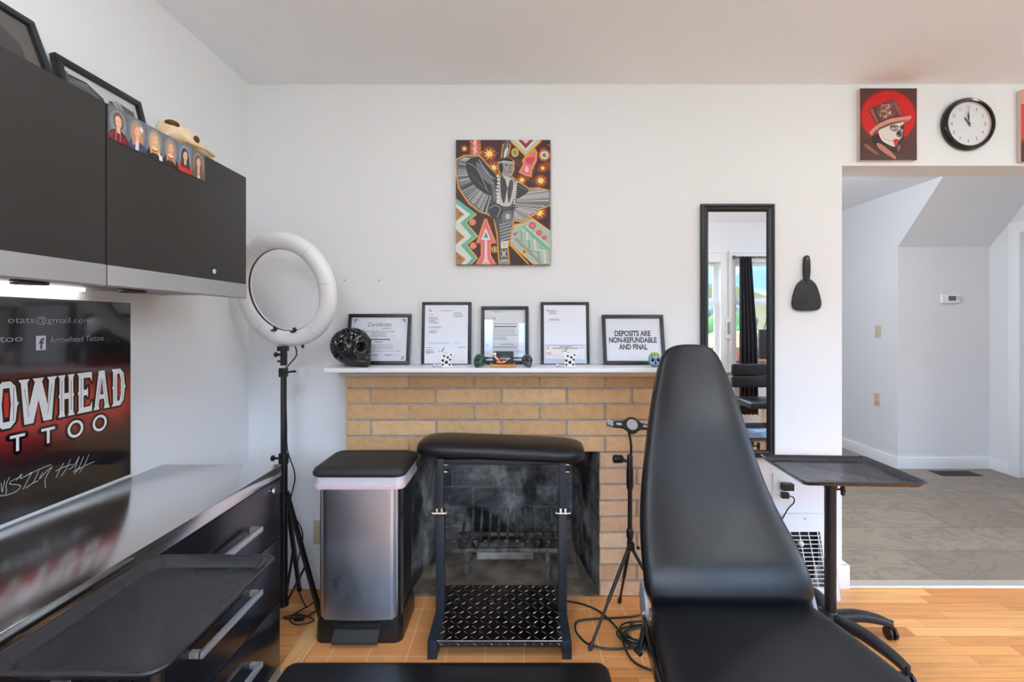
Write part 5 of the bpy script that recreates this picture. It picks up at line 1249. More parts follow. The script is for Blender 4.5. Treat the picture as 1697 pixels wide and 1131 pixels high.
# ================================================================== FRAMES ON THE MANTEL
def mantel_frame(pxr, label, fw, draw, yb=2.262, over=False):
    x0, x1, ytop = pxr; p = px(x0, ytop, 2.272); q = px(x1, 604, 2.262)
    w = q.x-p.x; Lz = p.z-MZ; V = Vector((0, WY-.012-yb, Lz)); L = V.length; V.normalize(); O = Vector((p.x, yb, MZ+.002)); N = X_.cross(V)
    t = thing('picture_frame', label, 'picture frame', ((p.x+q.x)/2, yb, MZ), 'framed papers on the mantel')
    mx = Matrix.Translation(O) @ Matrix((X_, V, N)).transposed().to_4x4()
    m = MB(); m.mx = mx; b = fw
    m.box(0, w, 0, b, -.008, .007, .0015); m.box(0, w, L-b, L, -.008, .007, .0015); m.box(0, b, b, L-b, -.008, .007, .0015); m.box(w-b, w, b, L-b, -.008, .007, .0015); obj('frame', m, M_frame, t)
    m = MB(); m.mx = mx; m.box(.004, w-.004, .004, L-.004, -.0085, -.003); obj('backing', m, M_plastm, t)
    v0 = .0015 if over else b; lift = .0082 if over else -.0015
    iw, ih = w-2*b, L-b-v0
    A = Art(O+X_*b+V*v0+N*lift, X_, V, iw, ih, None)
    A.map = lambda p: (p[0]*iw, p[1]*ih); A.raw([(0, 0), (iw, 0), (iw, ih), (0, ih)], (228, 230, 238)); draw(A, iw, ih); A.done('paper', M_print, t)
    if not over: m = MB(); m.mx = mx; m.box(b-.001, w-b+.001, b-.001, L-b+.001, .001, .0025); obj('glass', m, M_glass, t)
GY = (110, 112, 126)
def f1(A, w, h):
    for sx, sy in ((0, 1), (1, 1), (1, 0), (0, 0)):
        cx, cy = (.05 if sx == 0 else .95), (.045 if sy == 0 else .955); dx, dy = (.05 if sx == 0 else -.05), (.075 if sy else .075)
        A.poly([(cx, cy), (cx+dx, cy), (cx+dx, cy+(-.025 if sy else .025)), (cx, cy+(-.025 if sy else .025))], (40, 112, 140)); A.poly([(cx, cy), (cx+dx*.4, cy), (cx+dx*.4, cy-dy if sy else cy+dy), (cx, cy-dy if sy else cy+dy)], (40, 112, 140))
    A.line([(.04, .04), (.96, .04), (.96, .96), (.04, .96), (.04, .04)], .0006, (190, 200, 214))
    A.text('Certificate', w*.5, h*.79, .020, (50, 50, 60), width=w*.42, shear=.35); A.rows(.54, .70, [.735], .014, (90, 90, 104), 0)
    A.rows(.22, .78, [.665], .013, GY, 0); A.rows(.36, .64, [.63, .59, .555], .012, GY, .1)
    A.poly([(.30, .475), (.70, .475), (.70, .505), (.30, .505)], (44, 124, 146)); A.rows(.43, .57, [.425], .018, (96, 98, 112), 0)
    A.rows(.2, .8, [.36, .32, .285], .012, (150, 140, 160), .1); A.rows(.1, .9, [.225], .008, GY, 0); A.rows(.1, .5, [.14, .12], .01, GY, 0)
    A.rows(.62, .74, [.13], .02, GY, 0); A.line([(.74, .12), (.78, .19), (.80, .12), (.84, .16), (.88, .12), (.95, .10)], .0007, (50, 50, 70), 4)
def seal(A, x, y, r): A.circ((x, y), r, (120, 124, 150), r*.9, 14); A.circ((x, y), r*.6, (206, 208, 220), r*.55, 12)
def f2(A, w, h):
    A.line([(.05, .33), (.94, .33), (.94, .965), (.05, .965), (.05, .33)], .0009, (176, 180, 204))
    seal(A, .12, .905, .028); A.rows(.36, .64, [.90], .012, (140, 142, 156), 0); A.rows(.66, .90, [.865, .842, .819, .796], .009, GY, .3)
    A.rows(.09, .2, [.83], .009, GY, 0); A.rows(.09, .33, [.785, .765, .745, .725, .705, .685], .009, GY, .4); A.rows(.09, .42, [.625, .605], .009, GY, .2); A.rows(.09, .32, [.56, .54, .52], .009, GY, .3)
    A.rows(.08, .58, [.355, .34], .012, (196, 198, 212), .05); A.line([(.68, .355), (.70, .375), (.72, .35), (.77, .372), (.80, .352), (.85, .36)], .0007, (50, 50, 70), 4)
    A.rows(.03, .24, [.27, .235, .215, .20, .185, .17], .009, GY, .5); A.rows(.78, .95, [.27], .012, GY, 0); A.line([(.78, .035), (.82, .05), (.86, .03), (.92, .04)], .0006, (60, 60, 80), 3)
def f3(A, w, h):
    A.rows(.22, .42, [.95], .01, GY, .1); A.rows(.22, .3, [.84, .82, .80], .01, GY, .4); A.rows(.22, .8, [.715], .014, (120, 120, 134), 0)
    A.rows(.24, .78, [.655], .024, (40, 42, 54), 0); A.rows(.22, .86, [.61, .57, .53, .49], .011, GY, .2); A.rows(.22, .60, [.455, .43, .405], .010, GY, .2)
    A.line([(.2, .35), (.98, .35)], .001, (150, 160, 190)); A.poly([(.2, .12), (.98, .12), (.98, .34), (.2, .34)], (212, 216, 226)); A.rows(.4, .72, [.31], .014, GY, 0); A.rows(.2, .8, [.265, .25], .011, GY, 0); A.text('$', w*.9, h*.27, .004, GY)
    A.rows(.78, .92, [.18, .16], .01, (120, 140, 190), 0); A.poly([(0, .03), (.99, .03), (.99, .07), (0, .07)], (40, 52, 90)); A.circ((.07, .30), .035, (176, 190, 226), .03)
def f4(A, w, h):
    seal(A, .09, .905, .024); A.rows(.12, .33, [.905, .885, .865, .845], .009, GY, .4); A.rows(.12, .37, [.755, .735], .01, GY, .2); A.line([(.02, .705), (.98, .705)], .0006, (170, 174, 196))
    A.poly([(.02, .0), (.98, .0), (.98, .32), (.02, .32)], (150, 164, 196)); A.poly([(.03, .01), (.97, .01), (.97, .305), (.03, .305)], (222, 220, 224)); A.poly([(.03, .17), (.97, .17), (.97, .27), (.03, .27)], (232, 222, 218)); A.poly([(.03, .02), (.97, .02), (.97, .07), (.03, .09)], (184, 198, 220))
    seal(A, .09, .265, .026); A.rows(.36, .66, [.285], .012, (80, 84, 110), 0); A.rows(.2, .8, [.265, .25], .009, GY, 0); A.text('$', w*.83, h*.262, .004, (60, 62, 80)); A.rows(.86, .95, [.265], .009, GY, 0); A.rows(.05, .16, [.185, .17], .01, (206, 120, 110), 0); A.rows(.05, .22, [.145], .01, (206, 120, 110), 0)
def f5(A, w, h):
    k = (30, 32, 40)
    for s_, y, ww in (('DEPOSITS ARE', .585, .66), ('NON-REFUNDABLE', .43, .87), ('AND FINAL', .27, .52)): A.text(s_, w*.49, h*y, .0245, k, bold=.045, width=w*ww)
    for x in (.2, .27, .335, .41, .50, .56, .66, .74):    # stencil gaps
        for y in (.585, .43, .27): A.raw([(w*x, h*y+.008), (w*x+.0016, h*y+.008), (w*x+.0016, h*y+.0105), (w*x, h*y+.0105)], (228, 230, 238))
mantel_frame((576.5, 680, 521.5), 'wide framed certificate with teal corners behind the carved black skull', .0155, f1, yb=2.24)
mantel_frame((699, 780.5, 501.5), 'tall framed letter with thin border behind the first spotted tattoo machine', .0155, f2, over=True)
mantel_frame((797, 876, 508.5), 'framed document with bold heading behind the small black box', .0165, f3)
mantel_frame((896, 977, 501.5), 'tall framed letter with a cheque, behind the second spotted tattoo machine', .0155, f4, over=True)
mantel_frame((998, 1101, 523), 'framed sign reading deposits are non-refundable and final', .0165, f5, yb=2.238)

# ================================================================== SKULLS
def skull_bm(L, yaw, pos, holes=0.0, sub=5):
    """human skull of length L (front to back), face towards +x before yaw; rests on z=0"""
    bm = bmesh.new(); bmesh.ops.create_icosphere(bm, subdivisions=sub, radius=1)
    def sm(a, b_, x): t = max(0, min(1, (x-a)/(b_-a))); return t*t*(3-2*t)
    for v in bm.verts:
        d = v.co.normalized(); x, y, z = d
        # cranium (long, tall), narrower at the temples
        p = Vector((x*.52, y*.36, z*.40+.02))
        if z > 0: p.z = z*.40+.02
        p.y *= 1-.10*sm(.1, .8, x)
        # flat base of the cranium, face and jaw pulled down and forward
        front = sm(.05, .65, x)
        if z < 0:
            p.z = p.z*(1+.10*(1-front))
            p.z -= front*.13*sm(0, .8, -z)
            p.x += front*(.15*sm(.2, .9, -z))
            p.y *= 1-.12*front*sm(.25, .9, -z)
            p.x += front*.05*sm(.5, 1, -z)
        v.co = p
    def dent(c, r, depth, dirv, yy=1):
        c = Vector(c)
        for v in bm.verts:
            q = v.co-c; q.y *= yy; d = q.length/r
            if d < 1.35:
                k = math.exp(-(d*1.35)**4); v.co += Vector(dirv)*depth*k
    bm.normal_update()
    for s in (-1, 1):
        dent((.47, s*.155, .0), .115, .17, (-1, -s*.10, .0))          # sockets
        dent((.36, s*.30, -.12), .10, .045, (.3, s*1, 0))             # cheekbones
        dent((.30, s*.34, .06), .12, .05, (0, -s*1, 0))               # temples
        dent((.36, s*.27, -.27), .09, .05, (0, -s*1, 0))              # hollow under cheek
        dent((.46, s*.14, .125), .085, .022, (1, 0, .3))              # brow
    dent((.54, 0, -.135), .060, .10, (-1, 0, .1), 1.3)                # nose opening
    dent((.55, 0, -.265), .09, .035, (1, 0, 0), .6)                   # teeth arch
    # tooth grooves
    for v in bm.verts:
        if v.co.x > .36 and -.36 < v.co.z < -.22: v.co.x -= .010*abs(math.sin(v.co.y*52))**6+ .016*math.exp(-((v.co.z+.29)/.010)**2)
    if holes:
        fl = [Vector((-.30, -.30, .10)), Vector((.12, -.27, .27)), Vector((-.12, -.20, .37)), Vector((.12, .27, .27)), Vector((-.12, .20, .37)), Vector((-.02, -.36, -.10)), Vector((.36, -.02, .27)), Vector((-.36, -.22, -.18)), Vector((-.45, -.02, .2)), Vector((-.30, .30, .10)), Vector((-.18, -.36, -.05))]
        kill = []
        for f in bm.faces:
            c0 = f.calc_center_median()
            if c0.x > .40 or c0.z < -.30: continue
            c = min(fl, key=lambda q: (q-c0).length); n_ = c.normalized(); u = n_.orthogonal().normalized(); w = n_.cross(u)
            q = c0-c; q = q-n_*q.dot(n_); r = q.length; a = math.atan2(q.dot(w), q.dot(u))
            if r < .022 or (.045 < r < .20 and abs(math.cos(a*3.5)) > .42+1.9*abs(r-.11)): kill.append(f)
        bmesh.ops.delete(bm, geom=kill, context='FACES')
    for f in bm.faces: f.smooth = True
    zmin = min(v.co.z for v in bm.verts)
    bmesh.ops.translate(bm, verts=bm.verts, vec=(0, 0, -zmin)); 
    for v in bm.verts:
        if v.co.z < .012: v.co.z = 0
    bmesh.ops.transform(bm, matrix=Matrix.Translation(pos) @ Matrix.Rotation(yaw, 4, 'Z') @ Matrix.Scale(L, 4), verts=bm.verts)
    return bm
class _S: pass
def skull(name, label, L, yaw, pos, m_, holes=0, sub=5, group=None):
    q = _S(); q.bm = skull_bm(L, yaw, pos, holes, sub); o = tag(obj(name, q, m_, auto=None), label, 'skull', group)
    if holes: md = o.modifiers.new('s', 'SOLIDIFY'); md.thickness = .007; md.offset = -1
    return o
def m_skull(name, c1, c2, sc, rough=.15, spec=.5):
    m, b, t = base(name); c = t.ramp(t.noise(t.obj(), sc, 5, .65, .8), [(.38, c1), (.62, c2)]); t.l.new(c, b.inputs['Base Color']); b.inputs['Roughness'].default_value = rough; return m
sk_ = skull('carved_skull', 'large glossy black skull with flower cut-outs at the left end of the mantel', .205, math.radians(-26), (px(582, 0, 2.165).x, 2.165, MZ+.0005), m_skull('glossy_black_ceramic', (14, 14, 15), (30, 27, 26), 20, .10), .060, 6)
skull('stone_skull', 'small dark green stone skull on the mantel, left of the black box', .068, math.radians(-118), (px(795, 0, 2.13).x, 2.13, MZ+.0005), m_skull('green_stone', (22, 44, 36), (64, 96, 82), 60))
skull('stone_skull', 'small dark purple-grey stone skull on the mantel, right of the black box', .066, math.radians(-72), (px(873.5, 0, 2.13).x, 2.13, MZ+.0005), m_skull('purple_grey_stone', (44, 42, 52), (92, 88, 98), 60))
# painted skull: colour by region
bm = skull_bm(.078, math.radians(-100), (px(1085, 0, 2.13).x, 2.13, MZ+.0005), 0, 5); cl = bm.loops.layers.float_color.new('Col')
c0 = Vector((px(1085, 0, 2.13).x, 2.13, MZ)); ya = math.radians(-100); Ri = Matrix.Rotation(-ya, 3, 'Z'); rr = random.Random(4)
for f in bm.faces:
    p = (Ri @ (f.calc_center_median()-c0))/.078; col = (110, 176, 216)
    zc = p.z
    for s in (-1, 1):
        d = ((p.y-s*.155)**2+(zc-.41)**2)**.5
        if p.x > .2:
            if d < .085: col = (20, 24, 70)
            elif d < .125: col = (196, 214, 232)
            elif d < .15: col = (40, 90, 170)
    if p.x > .2 and abs(p.y) < .06 and abs(zc-.27) < .06: col = (30, 40, 110)
    if p.x > .25 and .08 < zc < .165: col = (196, 64, 52) if abs(zc-.12) > .012 else (40, 30, 50)
    if zc > .62: col = (206, 196, 60) if math.sin(p.y*40)+math.sin(p.x*30) > 0 else (44, 140, 96)
    if p.x < .15: col = (60, 140, 150) if math.sin(p.x*36)*math.sin(zc*40) > 0 else (190, 190, 70)
    for l in f.loops: l[cl] = rgb(col)
q = _S(); q.bm = bm; tag(obj('sugar_skull', q, m_art('glazed_paint', .15)), 'small painted sugar skull in blue, yellow and red beside the treatment chair', 'skull')

# spotted tattoo machines
def machine(x, label):
    c = px(x, 607, 2.12); s = 1/.0115*.0115
    t = thing('tattoo_machine', label, 'tattoo machine', (c.x, 2.12, MZ), 'spotted tattoo machines on the mantel')
    m = MB(); o = c.x; B = MZ+.0006
    fr = [(o-.018, B+.002), (o+.028, B+.002), (o+.030, B+.010), (o+.022, B+.020), (o+.034, B+.052), (o+.042, B+.060), (o+.028, B+.063), (o+.014, B+.060), (o-.026, B+.068), (o-.030, B+.060), (o-.022, B+.052), (o-.016, B+.022)]
    m.prism([(p.x, p.y) for p in catmull([(a, b_, 0) for a, b_ in fr], 3, True)], 'Y', 2.112, 2.128, .0015); obj('frame', m, M_whitep, t)
    m = MB()
    for dx, dz, r in ((-.010, .030, .006), (.006, .022, .0075), (.012, .044, .0055), (-.004, .050, .005), (.022, .034, .005), (.020, .012, .005), (-.010, .012, .005), (.026, .055, .004)):
        m.cyl((o+dx, 2.1112, B+dz), (o+dx, 2.1125, B+dz), r, 14)
    obj('spot', m, M_plast, t, 'black spots')['kind'] = 'stuff'
    for dx in (-.004, .012):
        m = MB(); m.cyl((o+dx, 2.137, B+.018), (o+dx-.006, 2.137, B+.052), .0085, 16); obj('coil', m, M_plast, t)
    m = MB(); m.tube([(o-.028, 2.12, B+.064), (o-.016, 2.12, B+.074), (o-.002, 2.12, B+.068), (o+.016, 2.12, B+.058)], .0035, 8); m.cyl((o-.020, 2.12, B+.058), (o-.026, 2.12, B+.076), .005, 12); obj('contact_screw', m, M_nickel, t)
    m = MB(); m.bar((o-.016, 2.118, B+.070), (o-.004, 2.118, B+.088), .004, .003); obj('spring', m, M_plast, t)
    m = MB(); m.cyl((o-.018, 2.12, B+.009), (o-.052, 2.116, B+.008), .0042, 12); m.lathe([(.0065, -.006), (.008, -.003), (.008, .003), (.0065, .006)], (o-.050, 2.116, B+.009), 'X', 14); m.ball((o+.026, 2.12, B+.009), .0075, 2); obj('grip_tube', m, M_chrome, t)
machine(738, 'white tattoo machine with black spots before the tall bordered letter')
machine(942, 'white tattoo machine with black spots before the framed cheque')
# black box with pale lettering
a, b_ = px(817, 599, 2.18), px(851, 582.5, 2.18)
bx = thing('small_box', 'small black box with pale lettering between the two stone skulls', 'box', ((a.x+b_.x)/2, 2.18, MZ))
hgt = b_.z-MZ
m = MB(); m.prism([(2.165, MZ+.0005), (2.170, MZ+hgt), (2.20, MZ+hgt), (2.20, MZ+.0005)], 'X', a.x, b_.x, .002); obj('box_body', m, M_plast, bx)
A = Art((a.x+.026, 2.1650, MZ+.030), X_, Vector((0, .07, 1)), .06, .02, None); A.rows(.006, .054, [.002], .0065, (196, 190, 182), 0); A.rows(.0, .05, [.0135], .002, (120, 116, 110), 0); A.done('box_lettering', M_print, bx)
# wooden stand with rotary machine
a, b_ = px(812.5, 606.5, 2.10), px(854, 601, 2.10)
m = MB(); m.box(a.x, b_.x, 2.09, 2.125, MZ+.0005, MZ+.0145, .002); m.box(a.x, a.x+.006, 2.09, 2.125, MZ+.012, MZ+.019, .001); m.box(b_.x-.006, b_.x, 2.09, 2.125, MZ+.012, MZ+.019, .001)
quick('wooden_stand', m, M_wood2, 'small light wood tray before the black box on the mantel', 'stand')
cm = thing('brass_machine', 'copper coloured tattoo machine lying on the small wooden stand', 'tattoo machine', ((a.x+b_.x)/2-.01, 2.105, MZ+.0145))
M_cop = mat('polished_copper', (226, 160, 120), .2, 1.)
o = (a.x+b_.x)/2-.012; B = MZ+.0150
m = MB(); m.tube(catmull([(o-.026, 2.108, B+.042), (o-.020, 2.104, B+.030), (o-.010, 2.10, B+.020), (o+.004, 2.10, B+.008), (o+.024, 2.10, B+.012)], 4), [.0075 if i < 9 else .005 for i in range(17)], 10); obj('body', m, M_cop, cm)
m = MB(); m.lathe([(.003, -.008), (.011, -.006), (.012, .002), (.008, .008)], (o-.025, 2.108, B+.043), 'X', 16); obj('motor', m, M_chrome, cm)
m = MB(); m.ball((o+.0, 2.097, B+.008), .0075, 2); m.ball((o+.012, 2.10, B+.012), .006, 2); m.ball((o-.010, 2.10, B+.009), .007, 2); m.cyl((o+.02, 2.10, B+.010), (o+.034, 2.10, B+.022), .0028); obj('knurled_parts', m, M_cop, cm)
m = MB(); m.tube([(o+.024, 2.10, B+.008), (o+.040, 2.10, B+.004), (o+.052, 2.10, B+.003)], .0018, 8); obj('needle_bar', m, M_plast, cm)

# ================================================================== TREATMENT CHAIR
ch = thing('treatment_chair', 'black leather reclining treatment chair with tapered back in the right foreground', 'chair', (.67, 1.25, 0))
PROF = [(993, 1076, 1343), (985, 1069, 1343), (965, 1066, 1338), (935, 1063, 1328), (900, 1062, 1315), (850, 1063, 1292), (800, 1066, 1271), (750, 1071, 1252), (700, 1076, 1235), (660, 1081, 1221), (630, 1087, 1209), (605, 1092, 1198), (590, 1096, 1190), (580, 1103, 1181), (575, 1113, 1170), (573, 1127, 1155)]
YB0, ZB0, YB1, ZB1 = 1.485, .405, 1.86, 1.197
dirv = Vector((0, YB1-YB0, ZB1-ZB0)); LB = dirv.length; dirv.normalize(); nrm = Vector((0, -dirv.z, dirv.y))      # nrm points to the sitter
secs = []
for i, (y, xl, xr) in enumerate(PROF):
    # solve t on the back line for the image row
    k = (CY-y)/F; t = (H+k*YB0-ZB0)/((ZB1-ZB0)-k*(YB1-YB0))
    t = max(t, 0); Yt, Zt = YB0+(YB1-YB0)*t, ZB0+(ZB1-ZB0)*t
    a, b_ = (xl-CX)*Yt/F, (xr-CX)*Yt/F
    bul = .035*math.exp(-((t-.10)/.13)**2)-.012*math.exp(-((t-.42)/.2)**2)
    secs.append([t, (a+b_)/2, Yt, Zt, (b_-a)/2, bul])
M0 = MB()
full = []
s0 = secs[0]
full.append((Vector((s0[1], YB0+.03, ZB0-.035)), s0[4]*.80, .012))
full.append((Vector((s0[1], YB0+.02, ZB0-.030)), s0[4]*.93, .032))
for t, xc, Yt, Zt, hw, bul in secs:
    th_ = .048*(1-.25*t)
    full.append((Vector((xc, Yt, Zt))+nrm*(bul)-nrm*th_*.35, hw, th_))
e = secs[-1]; full[-1] = (full[-1][0], full[-1][1], .026)
full.append((full[-1][0]+dirv*.004, e[4]*.55, .012))
M0.loft([(c, X_, nrm, hw, th_, 3.6) for c, hw, th_ in full], 72)
bk = obj('backrest', M0, M_leather, ch, auto=None)
md = bk.modifiers.new('s', 'SUBSURF'); md.levels = 1; md.render_levels = 2
# backrest shell behind the pad
m = MB(); m.loft([(c-nrm*.036, X_, nrm, hw*.90, .016, 4) for c, hw, th_ in full[2:-2]], 40); obj('back_shell', m, M_plast, ch)
# seat
m = MB(); ss = []
for Yt, hw, zt in ((1.520, .20, .365), (1.515, .235, .372), (1.50, .247, .374), (1.46, .252, .374), (1.35, .268, .374), (1.15, .297, .374), (1.0, .305, .374), (.95, .305, .374), (.935, .298, .374), (.925, .27, .370)):
    ss.append((Vector((.668, Yt, zt)), X_, Z_, hw+(.012 if Yt < 1.46 else 0), .040 if hw > .24 else .03, 7))
m.loft(ss, 72)
for v in m.bm.verts:
    if v.co.z > .395: v.co.z += .006*(1-((v.co.x-.668)/.3)**2)
st_ = obj('seat', m, M_leather, ch, auto=None); md = st_.modifiers.new('s', 'SUBSURF'); md.levels = 1; md.render_levels = 2
m = MB(); ss = []
for Yt, hw, zt in ((.915, .26, .372), (.905, .295, .374), (.88, .30, .374), (.6, .29, .37), (.50, .285, .368), (.48, .27, .366), (.47, .24, .364)): ss.append((Vector((.668, Yt, zt)), X_, Z_, hw, .038, 5))
m.loft(ss, 60); obj('leg_rest', m, M_leather, ch, auto=None)
m = MB(); m.box(.40, .935, .95, 1.49, .288, .334, .006); m.box(.42, .92, .52, .94, .29, .333, .006); obj('under_frame', m, M_plast, ch)
for xa, xb in ((.395, .362), (.945, .978)): m = MB(); m.bar((xa, 1.475, .345), (xb, 1.14, .335), .012, .052, bev=.003); obj('side_rail', m, mat('black_gloss_metal', (20, 20, 22), .18), ch)
for sx in (-1, 1):
    X0 = .668+sx*.262
    m = MB(); m.prism([(1.56, .395), (1.545, .45), (1.50, .44), (1.475, .385), (1.47, .335), (1.50, .315), (1.54, .335)], 'X', X0-.006, X0+.006, .002); obj('hinge_plate', m, M_greyp, ch)
    m = MB(); m.cyl((X0-.012, 1.50, .365), (X0+.012, 1.50, .365), .011, 16); obj('hinge_bolt', m, M_chrome, ch)
m = MB(); m.bar((.392, 1.46, .352), (.372, 1.44, .290), .014, .016, bev=.003); m.bar((.372, 1.44, .292), (.360, 1.435, .285), .03, .01, bev=.002); obj('recline_lever', m, M_plast, ch)
m = MB(); m.cyl((.668, 1.12, .045), (.668, 1.12, .29), .055, 32); m.cyl((.668, 1.12, .20), (.668, 1.12, .29), .075, 32); obj('column', m, M_plast, ch)
m = stack([(.42, .92, .90, 1.38, .10, 0), (.41, .93, .89, 1.39, .10, .012), (.43, .91, .91, 1.37, .09, .036), (.52, .82, 1.0, 1.26, .08, .052)], 8); obj('base', m, M_plast, ch)

# ================================================================== TABLET TRIPOD
tp = thing('tablet_tripod', 'small black tripod with a tablet clamp between fireplace and treatment chair', 'tripod', (.475, 2.0, 0))
TX, TY = .4752, 2.0; tz = lambda y: px(0, y, TY).z
m = MB(); m.cyl((TX, TY, tz(905)), (TX, TY, tz(770)), .0095); obj('lower_pole', m, M_black, tp)
m = MB(); m.lathe([(.010, tz(813)), (.015, tz(806)), (.015, tz(780)), (.0125, tz(772)), (.0125, tz(757)), (.009, tz(754))], (TX, TY, 0), 'Z', 20); obj('pole_clamp', m, M_plast, tp)
m = MB(); m.lathe([(.011, tz(895)), (.015, tz(889)), (.015, tz(880)), (.011, tz(876))], (TX, TY, 0), 'Z', 20); obj('collar', m, M_plast, tp)
m = MB(); m.lathe([(.006, -.03), (.0165, -.026), (.0175, -.018), (.0165, .01), (.012, .014), (.006, .016)], (TX-.045, TY-.01, tz(760)), 'X', 20); m.cyl((TX-.03, TY-.008, tz(762)), (TX, TY, tz(766)), .007); obj('clamp_knob', m, M_plast, tp)
m = MB(); m.box(TX-.012, TX+.016, TY-.02, TY+.012, tz(911), tz(898), .004); m.ball((TX+.03, TY-.02, tz(905)), .008, 2); obj('leg_hub', m, M_plast, tp)
for fx, fy in ((.286, 1.858), (.468, 2.17), (.665, 1.90)):
    p, e = Vector((TX, TY, tz(903))), Vector((fx, fy, .010)); d = (e-p).normalized()
    p = p+d*.015; m = MB(); m.cyl(p, p.lerp(e, .55), .0075); m.cyl(p.lerp(e, .53), e, .0055); lg = obj('leg', m, M_black, tp)
    m = MB(); m.cyl(e-d*.02, e+d*.004, .009); m.ball((e.x, e.y, .009), .009, 2); obj('rubber_foot', m, M_plastm, lg)
m = MB(); G = [(px(1045, 762, TY)), px(1046, 742, TY), px(1044.5, 728, TY), px(1042, 716, TY)]; m.tube(catmull(G, 6), .0052, 10); obj('gooseneck', m, M_plast, tp)
hc = px(1046, 705, TY-.03); HM = Matrix.Translation(hc) @ Matrix.Rotation(math.radians(5), 4, 'Y') @ Matrix.Rotation(math.radians(-30), 4, 'X')
def hp(pts): return [(p.x, p.y) for p in catmull([(a, b_, 0) for a, b_ in pts], 4, True)]
m = MB(); m.mx = HM
m.prism(hp([(-.078, .008), (-.045, .012), (-.030, .016), (-.015, .029), (.004, .033), (.022, .026), (.034, .013), (.06, .009), (.088, .009), (.088, -.012), (.05, -.014), (.034, -.018), (.02, -.031), (.004, -.035), (-.014, -.029), (-.028, -.017), (-.05, -.015), (-.078, -.014)]), 'Y', -.007, .007, .002); cr_ = obj('clamp_cradle', m, M_plastm, tp)
m = MB(); m.mx = HM; m.lathe([(.0001, -.0085), (.022, -.0085), (.023, -.007)], (.003, 0, 0), 'Y', 32); obj('centre_disc', m, mat('pale_grey_disc', (190, 186, 180), .4), cr_)
for sx in (-.052, .058):
    m = MB(); m.mx = HM; m.loft([((sx, -.0072, -.002), X_, Z_, .012, .0055, 2.4), ((sx, -.0082, -.002), X_, Z_, .0115, .005, 2.4)], 20); obj('side_inset', m, mat('pale_grey_disc', (190, 186, 180), .4), cr_)
for sx in (-1, 1):
    m = MB(); m.mx = HM; m.prism([(sx*.078, -.016), (sx*.100, -.012), (sx*.104, .002), (sx*.098, .014), (sx*.090, .008), (sx*.078, .004)], 'Y', -.018, .006, .002); obj('jaw', m, M_greyp, cr_)

# ================================================================== RIGHT TRAY STAND
PXX, PYY2 = 1.286, 1.95
rt = thing('tray_stand', 'black tray on a rolling pole stand right of the treatment chair', 'tray', (PXX, PYY2, 0))
TZ = .690
tm = Matrix.Translation((PXX+.03, PYY2, 0)) @ Matrix.Rotation(math.radians(-3), 4, 'Z')
obj('tray_top', tray('t', -.235, .225, -.180, .178, TZ-.022, .022, mx=tm, r=.018), M_tray, rt)
for hx_, hy_ in ((-.10, .06), (.0, .06), (-.03, -.07), (.07, -.07)):
    m = MB(); m.mx = tm; m.cyl((hx_, hy_, TZ-.0215), (hx_, hy_, TZ-.0195), .004, 12); obj('rivet_hole', m, M_plast, rt)
m = MB(); m.box(PXX-.09, PXX+.11, PYY2-.07, PYY2+.07, TZ-.036, TZ-.0245, .003); m.bar((PXX-.16, PYY2-.02, TZ-.030), (PXX+.2, PYY2-.02, TZ-.030), .03, .008); obj('support_plate', m, M_black, rt)
m = MB(); m.cyl((PXX, PYY2, TZ-.06), (PXX, PYY2, TZ-.03), .014); m.lathe([(.021, TZ-.085), (.025, TZ-.080), (.025, TZ-.060), (.020, TZ-.055), (.020, TZ-.045), (.018, TZ-.040)], (PXX, PYY2, 0), 'Z', 24); obj('collar', m, M_plast, rt)
m = MB(); m.cyl((PXX, PYY2, .085), (PXX, PYY2, TZ-.078), .0215, 28); obj('pole', m, M_black, rt)
m = MB(); m.cyl((PXX+.02, PYY2, .60), (PXX+.045, PYY2, .60), .004); m.lathe([(.008, 0), (.012, .003), (.012, .012), (.008, .015)], (PXX+.043, PYY2, .598), 'X', 14); m.box(PXX+.044, PXX+.058, PYY2-.006, PYY2+.006, .575, .622, .004); obj('height_knob', m, M_plast, rt)
m = MB(); m.lathe([(.034, .060), (.040, .066), (.040, .085), (.030, .098), (.024, .105)], (PXX, PYY2, 0), 'Z', 28); obj('hub', m, M_plast, rt)
for k in range(5):
    ang = math.radians(-6-66*k if k < 2 else -6-66-70.5*(k-1)); c, s = math.cos(ang), math.sin(ang); L_ = .23 if k != 1 else .29
    P = catmull([(PXX+.028*c, PYY2+.028*s, .078), (PXX+L_*.45*c, PYY2+L_*.45*s, .088), (PXX+L_*.8*c, PYY2+L_*.8*s, .078), (PXX+L_*c, PYY2+L_*s, .062)], 6)
    m = MB(); side = Vector((-s, c, 0)); m.loft([(p, side, Z_, .029-.011*i/len(P), .023-.010*i/len(P), 3) for i, p in enumerate(P)], 16); lg = obj('leg', m, mat('satin_black_nylon', (30, 30, 33), .42), rt)
    ex, ey = PXX+L_*c, PYY2+L_*s
    m = MB(); m.cyl((ex, ey, .045), (ex, ey, .075), .010); m.box(ex-.010, ex+.010, ey-.012, ey+.012, .040, .056, .003); obj('caster_stem', m, M_plast, lg)
    for q_ in (-1, 1):
        m = MB(); m.lathe([(.014, -.006), (.0245, -.005), (.025, 0), (.0245, .005), (.014, .006)], (ex+q_*.0105, ey, .025), 'X', 24); obj('wheel', m, M_plast, lg)

